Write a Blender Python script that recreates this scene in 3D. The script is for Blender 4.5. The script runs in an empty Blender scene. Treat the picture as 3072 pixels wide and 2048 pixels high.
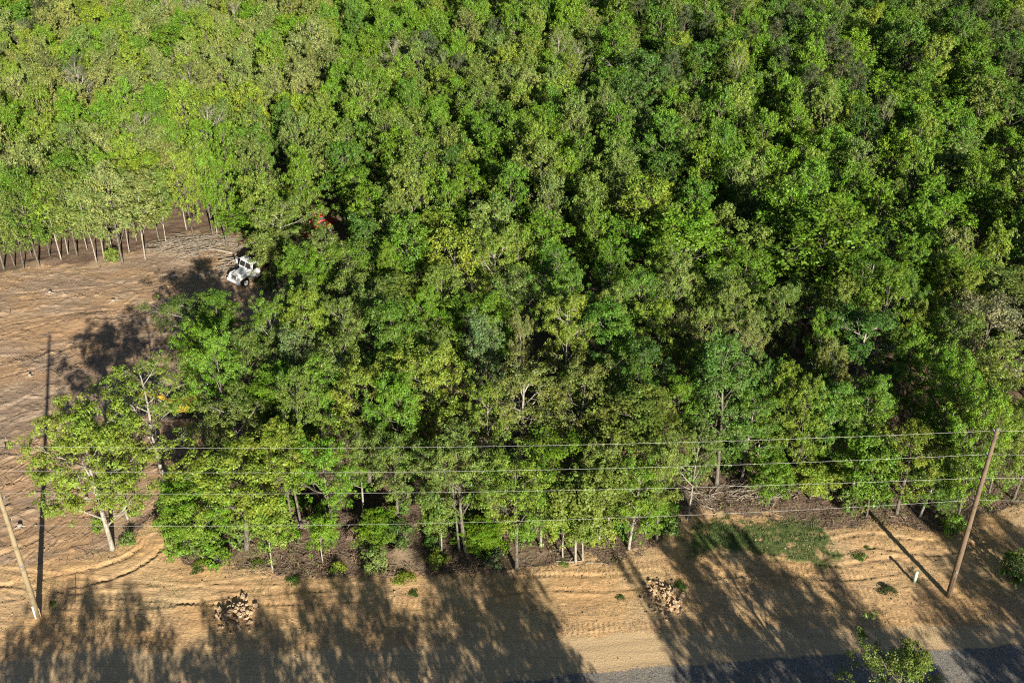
import bpy, math, random
import numpy as np
from mathutils import Vector, Matrix, Quaternion

random.seed(7); RNG = np.random.default_rng(11)
sc = bpy.context.scene
COL = sc.collection

# ------------------------------------------------------------------ camera
CH = 66.0                                  # drone height above the ground, metres
PITCH = math.radians(31.8)
FPX = 3224.0                               # focal length in pixels of the 3072 px wide photograph
cam = bpy.data.cameras.new('camera'); cam.sensor_width = 36; cam.lens = FPX/3072*36
cam.clip_end = 6000; cam.clip_start = 0.5
camo = bpy.data.objects.new('camera', cam); COL.objects.link(camo)
camo.location = (0, 0, CH); camo.rotation_euler = (math.pi/2-PITCH, 0, 0)
sc.camera = camo

# ------------------------------------------------------------------ sun and sky
SUN_EL = math.radians(20.3); SH_AZ = math.radians(-19.0)   # shadows run away from the camera and to the left
sd = Vector((math.sin(SH_AZ)*math.cos(SUN_EL), math.cos(SH_AZ)*math.cos(SUN_EL), -math.sin(SUN_EL)))
sun = bpy.data.lights.new('sun', 'SUN'); sun.energy = 5.0; sun.angle = math.radians(0.53); sun.color = (1.0, 0.91, 0.74)
suno = bpy.data.objects.new('sun', sun); COL.objects.link(suno)
suno.rotation_euler = sd.to_track_quat('-Z', 'Y').to_euler(); suno.location = (60, -160, 120)
w = bpy.data.worlds.new("World"); sc.world = w; w.use_nodes = True
nt = w.node_tree; bg = nt.nodes['Background']
sky = nt.nodes.new('ShaderNodeTexSky'); sky.sky_type = 'NISHITA'; sky.sun_disc = False
sky.sun_elevation = SUN_EL; sky.sun_rotation = math.radians(161); sky.altitude = 100; sky.air_density = .55; sky.dust_density = .3
nt.links.new(sky.outputs[0], bg.inputs[0]); bg.inputs[1].default_value = 0.05
sc.view_settings.view_transform = 'Standard'; sc.view_settings.look = 'None'
sc.view_settings.exposure = 0.88; sc.view_settings.gamma = 1.0
sc.cycles.use_denoising = False; sc.cycles.filter_width = 1.1; sc.cycles.max_bounces = 5; sc.cycles.diffuse_bounces = 3; sc.cycles.transmission_bounces = 3
sc.cycles.transparent_max_bounces = 4; sc.cycles.caustics_reflective = False; sc.cycles.caustics_refractive = False

S, Cc = math.sin(PITCH), math.cos(PITCH)
def ground(px, py, z=0.0):
    """where the ray through a photograph pixel meets height z"""
    u = (px-1536)/FPX; v = (py-1024)/FPX
    D = S+v*Cc; F = Cc-v*S; k = (CH-z)/D
    return (u*k, F*k)
def pix(x, y, z):
    d = CH-z; dep = y*Cc+d*S
    return (1536+FPX*x/dep, 1024+FPX*(d*Cc-y*S)/dep, dep)
def height_at(x, y, ytop):
    """height over ground point (x, y) whose picture row is ytop"""
    v = (ytop-1024)/FPX; D = S+v*Cc; F = Cc-v*S
    return CH-y/F*D

# ------------------------------------------------------------------ tags and linking
def tag(o, label=None, cat=None, group=None, kind=None):
    if label: o['label'] = label
    if cat: o['category'] = cat
    if group: o['group'] = group
    if kind: o['kind'] = kind
    return o
def empty(name, loc, rz=0.0, label=None, cat=None, group=None):
    o = bpy.data.objects.new(name, None); COL.objects.link(o)
    o.location = loc; o.rotation_euler = (0, 0, rz); o.empty_display_size = 0.3
    return tag(o, label, cat, group)
def link(name, me, parent=None):
    o = bpy.data.objects.new(name, me); COL.objects.link(o)
    if parent: o.parent = parent
    return o

# ------------------------------------------------------------------ mesh builder
class MB:
    def __init__(s): s.v = []; s.f = []; s.n = 0
    def add(s, verts, faces):
        b = s.n; s.v.extend([tuple(p) for p in verts]); s.n += len(verts)
        s.f.extend([tuple(i+b for i in f) for f in faces]); return s
    def box(s, c, size, rot=None, taper=(1, 1)):
        hx, hy, hz = [a/2 for a in size]; pts = []
        for z in (-1, 1):
            tx, ty = (taper if z > 0 else (1, 1))
            for x, y in ((-1, -1), (1, -1), (1, 1), (-1, 1)):
                p = Vector((x*hx*tx, y*hy*ty, z*hz))
                if rot is not None: p = rot @ p
                pts.append(p+Vector(c))
        return s.add(pts, [(3, 2, 1, 0), (4, 5, 6, 7), (0, 1, 5, 4), (1, 2, 6, 5), (2, 3, 7, 6), (3, 0, 4, 7)])
    def tube(s, pts, rads, n=6, cap=True):
        pts = [Vector(p) for p in pts]; rings = []
        for i, p in enumerate(pts):
            d = (pts[min(i+1, len(pts)-1)]-pts[max(i-1, 0)])
            if d.length < 1e-6: d = Vector((0, 0, 1))
            d.normalize(); a = d.orthogonal().normalized() if abs(d.z) > .95 else d.cross(Vector((0, 0, 1))).normalized()
            b = d.cross(a)
            rings.append([p+(a*math.cos(t)+b*math.sin(t))*rads[i] for t in [k*2*math.pi/n for k in range(n)]])
        f = []
        for i in range(len(pts)-1):
            for k in range(n):
                k2 = (k+1) % n; f.append((i*n+k, i*n+k2, (i+1)*n+k2, (i+1)*n+k))
        if cap:
            f.append(tuple(reversed(range(n)))); f.append(tuple((len(pts)-1)*n+k for k in range(n)))
        return s.add([q for r in rings for q in r], f)
    def cyl(s, c0, c1, r, n=16, r2=None): return s.tube([c0, c1], [r, r if r2 is None else r2], n)
    def prism(s, prof, y0, y1):
        """profile in x,z extruded along y"""
        n = len(prof); v = [(x, y0, z) for x, z in prof]+[(x, y1, z) for x, z in prof]
        f = [tuple(range(n)), tuple(reversed(range(n, 2*n)))]+[(i, n+i, n+(i+1) % n, (i+1) % n) for i in range(n)]
        return s.add(v, f)
    def mesh(s, name, mat, smooth=False, bevel=0):
        me = bpy.data.meshes.new(name); me.from_pydata(s.v, [], s.f); me.materials.append(mat)
        if smooth: me.polygons.foreach_set('use_smooth', [True]*len(me.polygons))
        me.update(); return me
    def build(s, name, mat, parent=None, smooth=False, bevel=0):
        o = link(name, s.mesh(name, mat, smooth), parent)
        if bevel:
            m = o.modifiers.new('bevel', 'BEVEL'); m.width = bevel; m.segments = 2; m.limit_method = 'ANGLE'
        return o

def np_mesh(name, verts, faces, mat, smooth=False, attrs=()):
    """verts (n,3), faces (m,k) all of the same size"""
    me = bpy.data.meshes.new(name); k = faces.shape[1]; m = len(faces)
    me.vertices.add(len(verts)); me.vertices.foreach_set('co', verts.astype(np.float32).ravel())
    me.loops.add(m*k); me.loops.foreach_set('vertex_index', faces.astype(np.int32).ravel())
    me.polygons.add(m); me.polygons.foreach_set('loop_start', np.arange(0, m*k, k, dtype=np.int32))
    me.polygons.foreach_set('loop_total', np.full(m, k, dtype=np.int32))
    if smooth: me.polygons.foreach_set('use_smooth', np.ones(m, dtype=bool))
    for an, ty, dom, data in attrs:
        a = me.attributes.new(an, ty, dom)
        a.data.foreach_set('color' if 'COLOR' in ty else 'value', data.astype(np.float32).ravel())
    me.materials.append(mat); me.update(calc_edges=True); return me

# ------------------------------------------------------------------ numpy noise
_LAT = {}
def vnoise(x, y, seed=0):
    if seed not in _LAT: _LAT[seed] = np.random.default_rng(seed).random((256, 256))
    r = _LAT[seed]; xi = np.floor(x).astype(int); yi = np.floor(y).astype(int); fx = x-xi; fy = y-yi
    fx = fx*fx*(3-2*fx); fy = fy*fy*(3-2*fy)
    a = r[xi & 255, yi & 255]; b = r[(xi+1) & 255, yi & 255]; c = r[xi & 255, (yi+1) & 255]; d = r[(xi+1) & 255, (yi+1) & 255]
    return (a*(1-fx)+b*fx)*(1-fy)+(c*(1-fx)+d*fx)*fy
def fbm(x, y, seed=0, oct=4):
    t = 0; a = .5; s = 0
    for i in range(oct): t = t+a*vnoise(x*2**i+i*17.3, y*2**i+i*9.1, seed+i); s += a; a *= .5
    return t/s

# ------------------------------------------------------------------ node helpers
class NT:
    def __init__(s, name):
        s.m = bpy.data.materials.new(name); s.m.use_nodes = True; s.t = s.m.node_tree
        s.b = s.t.nodes['Principled BSDF']; s.out = s.t.nodes['Material Output']
    def n(s, ty, **kw):
        o = s.t.nodes.new(ty)
        for k, v in kw.items(): setattr(o, k, v)
        return o
    def l(s, a, b): s.t.links.new(a, b)
    def set(s, sock, v):
        if hasattr(v, 'is_output'): s.l(v, sock)
        else: sock.default_value = v
    def math(s, op, a, b=0.0, clamp=False):
        o = s.n('ShaderNodeMath', operation=op, use_clamp=clamp); s.set(o.inputs[0], a); s.set(o.inputs[1], b); return o.outputs[0]
    def mix(s, f, a, b, mode='MIX'):
        o = s.n('ShaderNodeMix', data_type='RGBA', blend_type=mode); s.set(o.inputs['Factor'], f)
        s.set(o.inputs['A'], a); s.set(o.inputs['B'], b); return o.outputs['Result']
    def noise(s, vec, scale, detail=3, rough=.55, dist=0):
        o = s.n('ShaderNodeTexNoise'); o.inputs['Scale'].default_value = scale; o.inputs['Detail'].default_value = detail
        o.inputs['Roughness'].default_value = rough; o.inputs['Distortion'].default_value = dist
        if vec is not None: s.l(vec, o.inputs['Vector'])
        return o.outputs['Fac']
    def ramp(s, f, stops):
        o = s.n('ShaderNodeValToRGB'); s.l(f, o.inputs[0]); e = o.color_ramp.elements
        while len(e) < len(stops): e.new(.5)
        for i, (p, c) in enumerate(stops): e[i].position = p; e[i].color = c if len(c) == 4 else (*c, 1)
        return o.outputs[0]
    def smooth(s, f, lo, hi):
        o = s.n('ShaderNodeMapRange', interpolation_type='SMOOTHSTEP'); s.l(f, o.inputs[0])
        o.inputs[1].default_value = lo; o.inputs[2].default_value = hi; return o.outputs[0]
    def pos(s): return s.n('ShaderNodeNewGeometry').outputs['Position']
    def objco(s): return s.n('ShaderNodeTexCoord').outputs['Object']
    def map(s, vec, scale, rot=(0, 0, 0)):
        o = s.n('ShaderNodeMapping'); s.l(vec, o.inputs[0]); o.inputs['Scale'].default_value = scale; o.inputs['Rotation'].default_value = rot
        return o.outputs[0]
    def bump(s, h, strength, dist):
        o = s.n('ShaderNodeBump'); o.inputs['Strength'].default_value = strength; o.inputs['Distance'].default_value = dist
        s.l(h, o.inputs['Height']); s.l(o.outputs[0], s.b.inputs['Normal']); return o
    def done(s, col=None, rough=.8, metal=0, spec=None):
        if col is not None: s.set(s.b.inputs['Base Color'], col)
        s.set(s.b.inputs['Roughness'], rough); s.b.inputs['Metallic'].default_value = metal
        if spec is not None: s.b.inputs['Specular IOR Level'].default_value = spec
        return s.m

def paint(name, c1, c2, scale=3, rough=.5, metal=0, lo=.45, hi=.7, c3=None):
    m = NT(name); co = m.objco(); f = m.smooth(m.noise(co, scale, 5, .65), lo, hi)
    c = m.mix(f, (*c1, 1), (*c2, 1))
    if c3: c = m.mix(m.smooth(m.noise(co, scale*4, 4, .7), .6, .72), c, (*c3, 1))
    return m.done(c, rough, metal)

# leaves: one material, tinted by an attribute each tree carries
def leaf_material():
    m = NT('leaves'); m.t.nodes.remove(m.b)
    tint = m.n('ShaderNodeAttribute', attribute_type='INSTANCER', attribute_name='tint').outputs['Color']
    v = m.n('ShaderNodeAttribute', attribute_type='GEOMETRY', attribute_name='leafv').outputs['Fac']
    hsv = m.n('ShaderNodeHueSaturation'); m.l(tint, hsv.inputs['Color'])
    m.l(m.math('ADD', m.math('MULTIPLY', v, .035), .4825), hsv.inputs['Hue'])
    m.l(m.math('ADD', m.math('MULTIPLY', v, .85), .62), hsv.inputs['Value'])
    hsv.inputs['Saturation'].default_value = 1
    ob = m.n('ShaderNodeTexCoord').outputs['Object']; mo = m.smooth(m.noise(ob, .55, 3), .35, .65)
    col = m.mix(mo, m.mix(1.0, hsv.outputs[0], (.82, .92, .9, 1), 'MULTIPLY'), m.mix(1.0, hsv.outputs[0], (1.22, 1.08, 1.1, 1), 'MULTIPLY'))
    di = m.n('ShaderNodeBsdfDiffuse'); m.l(col, di.inputs[0])
    tr = m.n('ShaderNodeBsdfTranslucent'); m.l(m.mix(1.0, col, (1.0, 1.0, .45, 1), 'MULTIPLY'), tr.inputs[0])
    gl = m.n('ShaderNodeBsdfGlossy'); gl.inputs['Roughness'].default_value = .5; gl.inputs[0].default_value = (1, 1, 1, 1)
    a = m.n('ShaderNodeMixShader'); a.inputs[0].default_value = .17; m.l(di.outputs[0], a.inputs[1]); m.l(tr.outputs[0], a.inputs[2])
    b = m.n('ShaderNodeMixShader'); b.inputs[0].default_value = .025; m.l(a.outputs[0], b.inputs[1]); m.l(gl.outputs[0], b.inputs[2])
    m.l(b.outputs[0], m.out.inputs[0]); return m.m
LEAF = leaf_material()
def bark_material(name, c1, c2):
    m = NT(name); co = m.objco(); f = m.noise(m.map(co, (5, 5, 1.2)), 2.2, 5, .7)
    g = m.noise(co, 1.1, 3)
    c = m.mix(m.smooth(f, .38, .62), (*c1, 1), (*c2, 1)); c = m.mix(m.smooth(g, .5, .7), c, (*[x*1.25 for x in c2], 1))
    m.bump(f, .5, .03); return m.done(c, .9)
BARK = bark_material('bark', (.075, .065, .05), (.20, .18, .15))
BARK_PALE = bark_material('pale_bark', (.20, .185, .155), (.42, .39, .34))
BARK_DARK = bark_material('dark_bark', (.05, .04, .03), (.13, .10, .075))

TINT = {  # leaf colours as they are, kind by kind
 'G': (.132, .250, .018), 'g': (.100, .205, .020), 'Y': (.190, .275, .032), 'O': (.150, .222, .042), 'D': (.072, .148, .022),
 'E': (.085, .180, .032), 'S': (.148, .225, .066), 'T': (.175, .205, .050), 'P': (.215, .265, .070), 'L': (.195, .290, .022),
 'K': (.085, .112, .044), 'B': (.215, .225, .095)}
CNAME = {'G': 'bright green', 'g': 'mid green', 'Y': 'yellow-green', 'O': 'olive green', 'D': 'deep green', 'E': 'emerald green',
 'S': 'pale sage green', 'T': 'bronze tinged', 'P': 'pale olive', 'L': 'lime green', 'K': 'dull dark green', 'B': 'tan sparse-leaved'}

# ------------------------------------------------------------------ trees
def leaf_cloud(centres, rads, per, size, axis_fn, seed, flat=.95, up=.12, jit=1.0):
    r = np.random.default_rng(seed); n = len(centres)
    cnt = np.maximum(4, (per*(rads/np.mean(rads))**2).astype(int)); idx = np.repeat(np.arange(n), cnt); N = len(idx)
    d = r.normal(size=(N, 3)); d /= np.linalg.norm(d, axis=1)[:, None]
    d[:, 2] = np.where((d[:, 2] < -.3) & (r.random(N) < .6), -d[:, 2], d[:, 2])
    rr = (.5+.5*r.random(N)**.5)[:, None]*rads[idx][:, None]
    P = centres[idx]+d*rr*np.array([1, 1, flat])
    out = axis_fn(P)
    nrm = .95*d+out*.3+np.array([0, 0, up])+r.normal(size=(N, 3))*jit*.45; nrm /= np.linalg.norm(nrm, axis=1)[:, None]
    t = np.cross(nrm, r.normal(size=(N, 3))); t /= np.linalg.norm(t, axis=1)[:, None]; b = np.cross(nrm, t)
    s = size*(.6+.8*r.random(N))[:, None]
    V = np.stack([P-t*s*.5, P-b*s*.34+nrm*s*.08, P+t*s*.5, P+b*s*.34+nrm*s*.08], 1).reshape(-1, 3)
    F = np.arange(N*4).reshape(N, 4)
    # leafv: every tuft a little lighter or darker, every leaf too
    tv = r.random(n)[idx]*.55+r.random(N)*.45
    return V, F, tv

def tree_data(seed, H=12.5, R=3.0, cb=.32, limbs=13, subs=5, per=42, leaf=.26, fork=False, tuft=.62, bare=False, shape='oval', bark=None, thick=1.0):
    rd = random.Random(seed); mb = MB(); tips = []
    lean = Vector((rd.uniform(-.06, .06), rd.uniform(-.06, .06), 0))
    def trunk_pt(t, ph=rd.uniform(0, 6)): return Vector((lean.x*H*t+.18*math.sin(ph+t*5)*t*1.3, lean.y*H*t+.18*math.cos(ph*1.7+t*4)*t*1.3, H*t))
    ts = [0, .03, .12, .25, .4, .55, .7, .82, .93]
    r0 = .0125*H*thick
    mb.tube([trunk_pt(t) for t in ts], [r0*(1.5 if t == 0 else 1.12 if t < .04 else (1-t)**.8+.08) for t in ts], 7)
    def env(t):      # crown radius at height t 0..1 of the tree
        s = (t-cb)/(1-cb); s = min(max(s, 0), 1)
        if shape == 'cone': return R*(1-s)**.8*min(1, s*6+.3)
        if shape == 'flat': return R*math.sqrt(max(0, 1-(max(0, s-.35)/.67)**2))*min(1, .5+s*1.4)
        if shape == 'column': return R*min(1, .5+s*2)*math.sqrt(max(.02, 1-s**3))
        return R*math.sqrt(max(.02, 1-((s-.42)/.60)**2))*min(1, .55+s*1.2)
    az = rd.uniform(0, 6.28)
    side = [rd.uniform(.6, 1.22) for _ in range(7)]
    for k in range(limbs):
        f = (k+.5)/limbs; t0 = cb*.8+(.90-cb*.8)*f**.9+rd.uniform(-.02, .02); az += 2.4+rd.uniform(-.5, .5)
        t1 = min(.985, t0+rd.uniform(.06, .2)+.10*(1-f)); L = env(t1)*rd.uniform(.72, 1.05)*side[int((az % 6.283)/6.283*7) % 7]
        p0 = trunk_pt(t0); tp = trunk_pt(t1); p3 = Vector((tp.x+math.cos(az)*L, tp.y+math.sin(az)*L, H*t1))
        mid = p0.lerp(p3, .5)+Vector((rd.uniform(-.25, .25), rd.uniform(-.25, .25), rd.uniform(-.35, .1)))*min(1, L/2)
        m2 = p0.lerp(p3, .78)+Vector((rd.uniform(-.2, .2), rd.uniform(-.2, .2), rd.uniform(-.1, .25)))*min(1, L/2)
        rl = r0*(.50-.28*f)*(1.25 if bare else 1)
        path = [p0, mid, m2, p3]; mb.tube(path, [rl, rl*.7, rl*.45, rl*.2], 5)
        tips.append(p3)
        for j in range(subs):
            q = rd.uniform(.3, .98); seg = 0 if q < .5 else 1 if q < .78 else 2
            lo, hi = [(0, .5), (.5, .78), (.78, 1)][seg]; b0 = path[seg].lerp(path[seg+1], (q-lo)/(hi-lo))
            a2 = az+rd.uniform(-1.25, 1.25); l2 = rd.uniform(.55, 1.15)*min(1.5, .45*L+.35)
            b1 = b0+Vector((math.cos(a2)*l2, math.sin(a2)*l2, rd.uniform(-.12, .75)*l2))
            bm = b0.lerp(b1, .5)+Vector((0, 0, rd.uniform(-.1, .12)))
            mb.tube([b0, bm, b1], [rl*.34, rl*.24, rl*.1], 4, cap=False); tips.append(b1)
            if not bare:
                for _ in range(2):
                    e = b1+Vector((rd.gauss(0, 1), rd.gauss(0, 1), rd.gauss(.15, .8)))*tuft*1.25; tips.append(e)
                    mb.tube([b0.lerp(b1, .7), e], [rl*.1, rl*.04], 3, cap=False)
            if bare:
                for _ in range(3):
                    e = b1.lerp(b0, rd.uniform(0, .6)); e2 = e+Vector((rd.uniform(-.6, .6), rd.uniform(-.6, .6), rd.uniform(.05, .8)))
                    mb.tube([e, e2], [rl*.14, rl*.05], 3, cap=False)
    tips.append(trunk_pt(.97)); tips.append(trunk_pt(.93)+Vector((.3, .2, 0)))
    tr = mb.mesh('trunk', bark or BARK, smooth=True)
    T = np.array([tuple(p) for p in tips]); r = np.random.default_rng(seed)
    rads = tuft*(.65+.7*r.random(len(T)))
    cz = H*(cb+(1-cb)*.45)
    def axis_fn(P):
        o = P-np.array([lean.x*H*.6, lean.y*H*.6, cz]); o[:, 2] *= .7; return o/np.linalg.norm(o, axis=1)[:, None]
    V, F, tv = leaf_cloud(T, rads, per, leaf, axis_fn, seed+1)
    cr = np_mesh('crown', V, F, LEAF, attrs=[('leafv', 'FLOAT', 'FACE', tv)])
    return tr, cr

def pine_data(seed, H=15, R=2.6):
    rd = random.Random(seed); mb = MB(); T = []
    mb.tube([(0, 0, 0), (.1, .05, H*.4), (.05, .1, H*.98)], [.2, .14, .03], 7)
    az = 0
    for k in range(40):
        f = k/40; z = H*(.38+.6*f); az += 2.4+rd.uniform(-.3, .3); L = R*(1-f)**.7*rd.uniform(.7, 1.1)+.25
        p1 = Vector((math.cos(az)*L, math.sin(az)*L, z+L*rd.uniform(0, .25))); mb.tube([(0.05, .05, z), p1], [.05, .015], 4)
        for q in (.55, .8, 1.0): T.append(Vector((0, 0, z)).lerp(p1, q)+Vector((rd.uniform(-.25, .25), rd.uniform(-.25, .25), rd.uniform(0, .2))))
    tr = mb.mesh('trunk', BARK_DARK, True); T = np.array([tuple(p) for p in T])
    r = np.random.default_rng(seed); rads = .42*(.7+.6*r.random(len(T)))
    V, F, tv = leaf_cloud(T, rads, 42, .17, lambda P: np.tile([0, 0, 1.0], (len(P), 1)), seed+1, jit=1.2)
    return tr, np_mesh('crown', V, F, LEAF, attrs=[('leafv', 'FLOAT', 'FACE', tv)])

def bush_data(seed, H=2.2, R=1.3, n=46, per=30, leaf=.17):
    rd = random.Random(seed); mb = MB(); T = []
    for k in range(n):
        a = rd.uniform(0, 6.28); q = rd.random()**.6; z = H*rd.uniform(.15, 1)
        rr = R*q*math.sqrt(max(.05, 1-(z/H-.35)**2*1.6)); p = Vector((math.cos(a)*rr, math.sin(a)*rr, z)); T.append(p)
        mb.tube([(rd.uniform(-.08, .08), rd.uniform(-.08, .08), 0), (p.x*.45, p.y*.45, z*.55), p], [.03, .02, .006], 4)
    tr = mb.mesh('stems', BARK, True); T = np.array([tuple(p) for p in T]); r = np.random.default_rng(seed)
    V, F, tv = leaf_cloud(T, .34*(.7+.6*r.random(len(T))), per, leaf, lambda P: (P/np.linalg.norm(P, axis=1)[:, None]), seed+1)
    return tr, np_mesh('foliage', V, F, LEAF, attrs=[('leafv', 'FLOAT', 'FACE', tv)])

# prototypes: all about 12.5 m tall, 3 m crown radius
NEAR = {}; FAR = {}
near_spec = [dict(cb=.28), dict(cb=.24, shape='flat', limbs=17), dict(cb=.33, fork=True), dict(cb=.20, limbs=16, R=2.3), dict(cb=.26, shape='flat', limbs=15),
             dict(cb=.18, shape='column', limbs=18, R=2.0), dict(cb=.28, limbs=15), dict(cb=.2, shape='oval', limbs=18)]
for i, s in enumerate(near_spec):
    NEAR[i] = tree_data(100+i*7, per=34, leaf=.135, subs=s.pop('subs', 8), tuft=.29, limbs=s.pop('limbs', 16)+3, bark=BARK_PALE if i % 3 == 0 else BARK, **s)
NEAR['dense'] = tree_data(301, per=36, leaf=.14, subs=9, limbs=27, tuft=.31, cb=.13)
NEAR['open'] = tree_data(302, per=32, leaf=.135, subs=8, limbs=16, tuft=.30, cb=.34, bark=BARK_PALE, thick=1.2, shape='flat')
for i, s in enumerate([dict(cb=.42), dict(cb=.38, shape='flat'), dict(cb=.46, bark=BARK_PALE)]):
    NEAR['fr%d' % i] = tree_data(330+i*9, per=36, leaf=.135, subs=8, limbs=17, tuft=.29, **s)
NEAR['lone'] = tree_data(306, per=44, leaf=.135, subs=9, limbs=20, tuft=.30, cb=.22, bark=BARK_PALE, thick=1.0, shape='flat')
NEAR['airy'] = tree_data(305, per=22, leaf=.13, subs=8, limbs=18, tuft=.29, cb=.30, bark=BARK_PALE, shape='oval')
NEAR['sparse'] = tree_data(303, per=64, leaf=.14, subs=8, limbs=20, tuft=.55, cb=.22, bark=BARK, bare=True)
far_spec = [dict(cb=.22), dict(cb=.24, shape='flat'), dict(cb=.18), dict(cb=.15, shape='column', R=2.0), dict(cb=.26), dict(cb=.2, shape='flat')]
for i, s in enumerate(far_spec):
    FAR[i] = tree_data(500+i*7, per=17, leaf=.21, subs=9, tuft=.31, **{**s, 'limbs': 19})
FAR['dense'] = tree_data(601, per=19, leaf=.21, subs=9, limbs=26, tuft=.33, cb=.12)
FAR['sparse'] = tree_data(602, per=22, leaf=.16, subs=7, limbs=17, tuft=.55, cb=.24, bark=BARK_PALE, bare=True)
BARE = tree_data(701, per=5, leaf=.15, subs=8, limbs=18, tuft=.4, cb=.22, bark=BARK_PALE, bare=True, thick=1.2)
PINE = pine_data(801)
CASTP = [tree_data(951+i, per=15, leaf=.26, subs=4, limbs=16, tuft=.42, cb=.34, shape=sh) for i, sh in enumerate(['oval', 'flat', 'oval'])]
TALLU = tree_data(915, H=12.5, R=1.3, cb=.10, limbs=22, subs=5, per=17, leaf=.19, tuft=.30, bark=BARK, thick=.5)
TALLT = tree_data(911, H=12.5, R=1.3, cb=.26, limbs=18, subs=6, per=19, leaf=.19, tuft=.30, bark=BARK_PALE, thick=.42)
SLIM = tree_data(901, H=8, R=1.25, cb=.42, limbs=11, subs=4, per=55, leaf=.17, tuft=.42, bark=BARK_PALE, thick=.85)
SLIM2 = tree_data(902, H=8, R=1.5, cb=.25, limbs=14, subs=4, per=60, leaf=.18, tuft=.45, bark=BARK, thick=.8)
#@@TREES_END

# ------------------------------------------------------------------ layout: where the wood, the cleared field and the road lie
def inpoly(P, poly):
    P = np.atleast_2d(P); x, y = P[:, 0], P[:, 1]; n = len(poly); c = np.zeros(len(P), bool); j = n-1
    for i in range(n):
        xi, yi = poly[i]; xj, yj = poly[j]
        m = ((yi > y) != (yj > y)); c ^= m & (x < (xj-xi)*(y-yi)/((yj-yi) if yj != yi else 1e-9)+xi); j = i
    return c
def G(pts): return [ground(*p) for p in pts]
FIELD = G([(-900, 850), (-300, 840), (0, 815), (260, 785), (440, 762), (545, 715), (640, 690), (715, 700), (740, 765), (800, 800), (905, 838), (905, 900), (850, 960), (770, 1030), (705, 1100),
           (665, 1180), (650, 1260), (640, 1330), (560, 1400), (500, 1470), (470, 1530), (420, 1580), (330, 1640), (200, 1680), (0, 1690), (-400, 1700), (-900, 1690)])
FRONT = G([(-900, 1690), (0, 1690), (220, 1672), (330, 1650), (430, 1588), (475, 1560), (510, 1585), (560, 1690), (690, 1705), (820, 1716), (1000, 1722), (1200, 1722), (1400, 1716), (1560, 1712), (1700, 1690),
           (1880, 1675), (1960, 1640), (2010, 1575), (2090, 1520), (2300, 1545), (2450, 1570), (2620, 1572), (2860, 1592), (2960, 1545), (3072, 1515), (3400, 1480), (4200, 1450)])
SLASH = G([(2000, 1640), (1985, 1470), (2080, 1430), (2290, 1425), (2420, 1470), (2480, 1520), (2600, 1545), (2600, 1590), (2020, 1700)])
front_y = lambda x: np.interp(x, [p[0] for p in FRONT], [p[1] for p in FRONT])
GRASS = G([(2090, 1560), (2150, 1548), (2290, 1560), (2420, 1552), (2470, 1580), (2475, 1620), (2520, 1650), (2545, 1690), (2500, 1705), (2420, 1690), (2330, 1670), (2200, 1665), (2110, 1660), (2070, 1610)])

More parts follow.
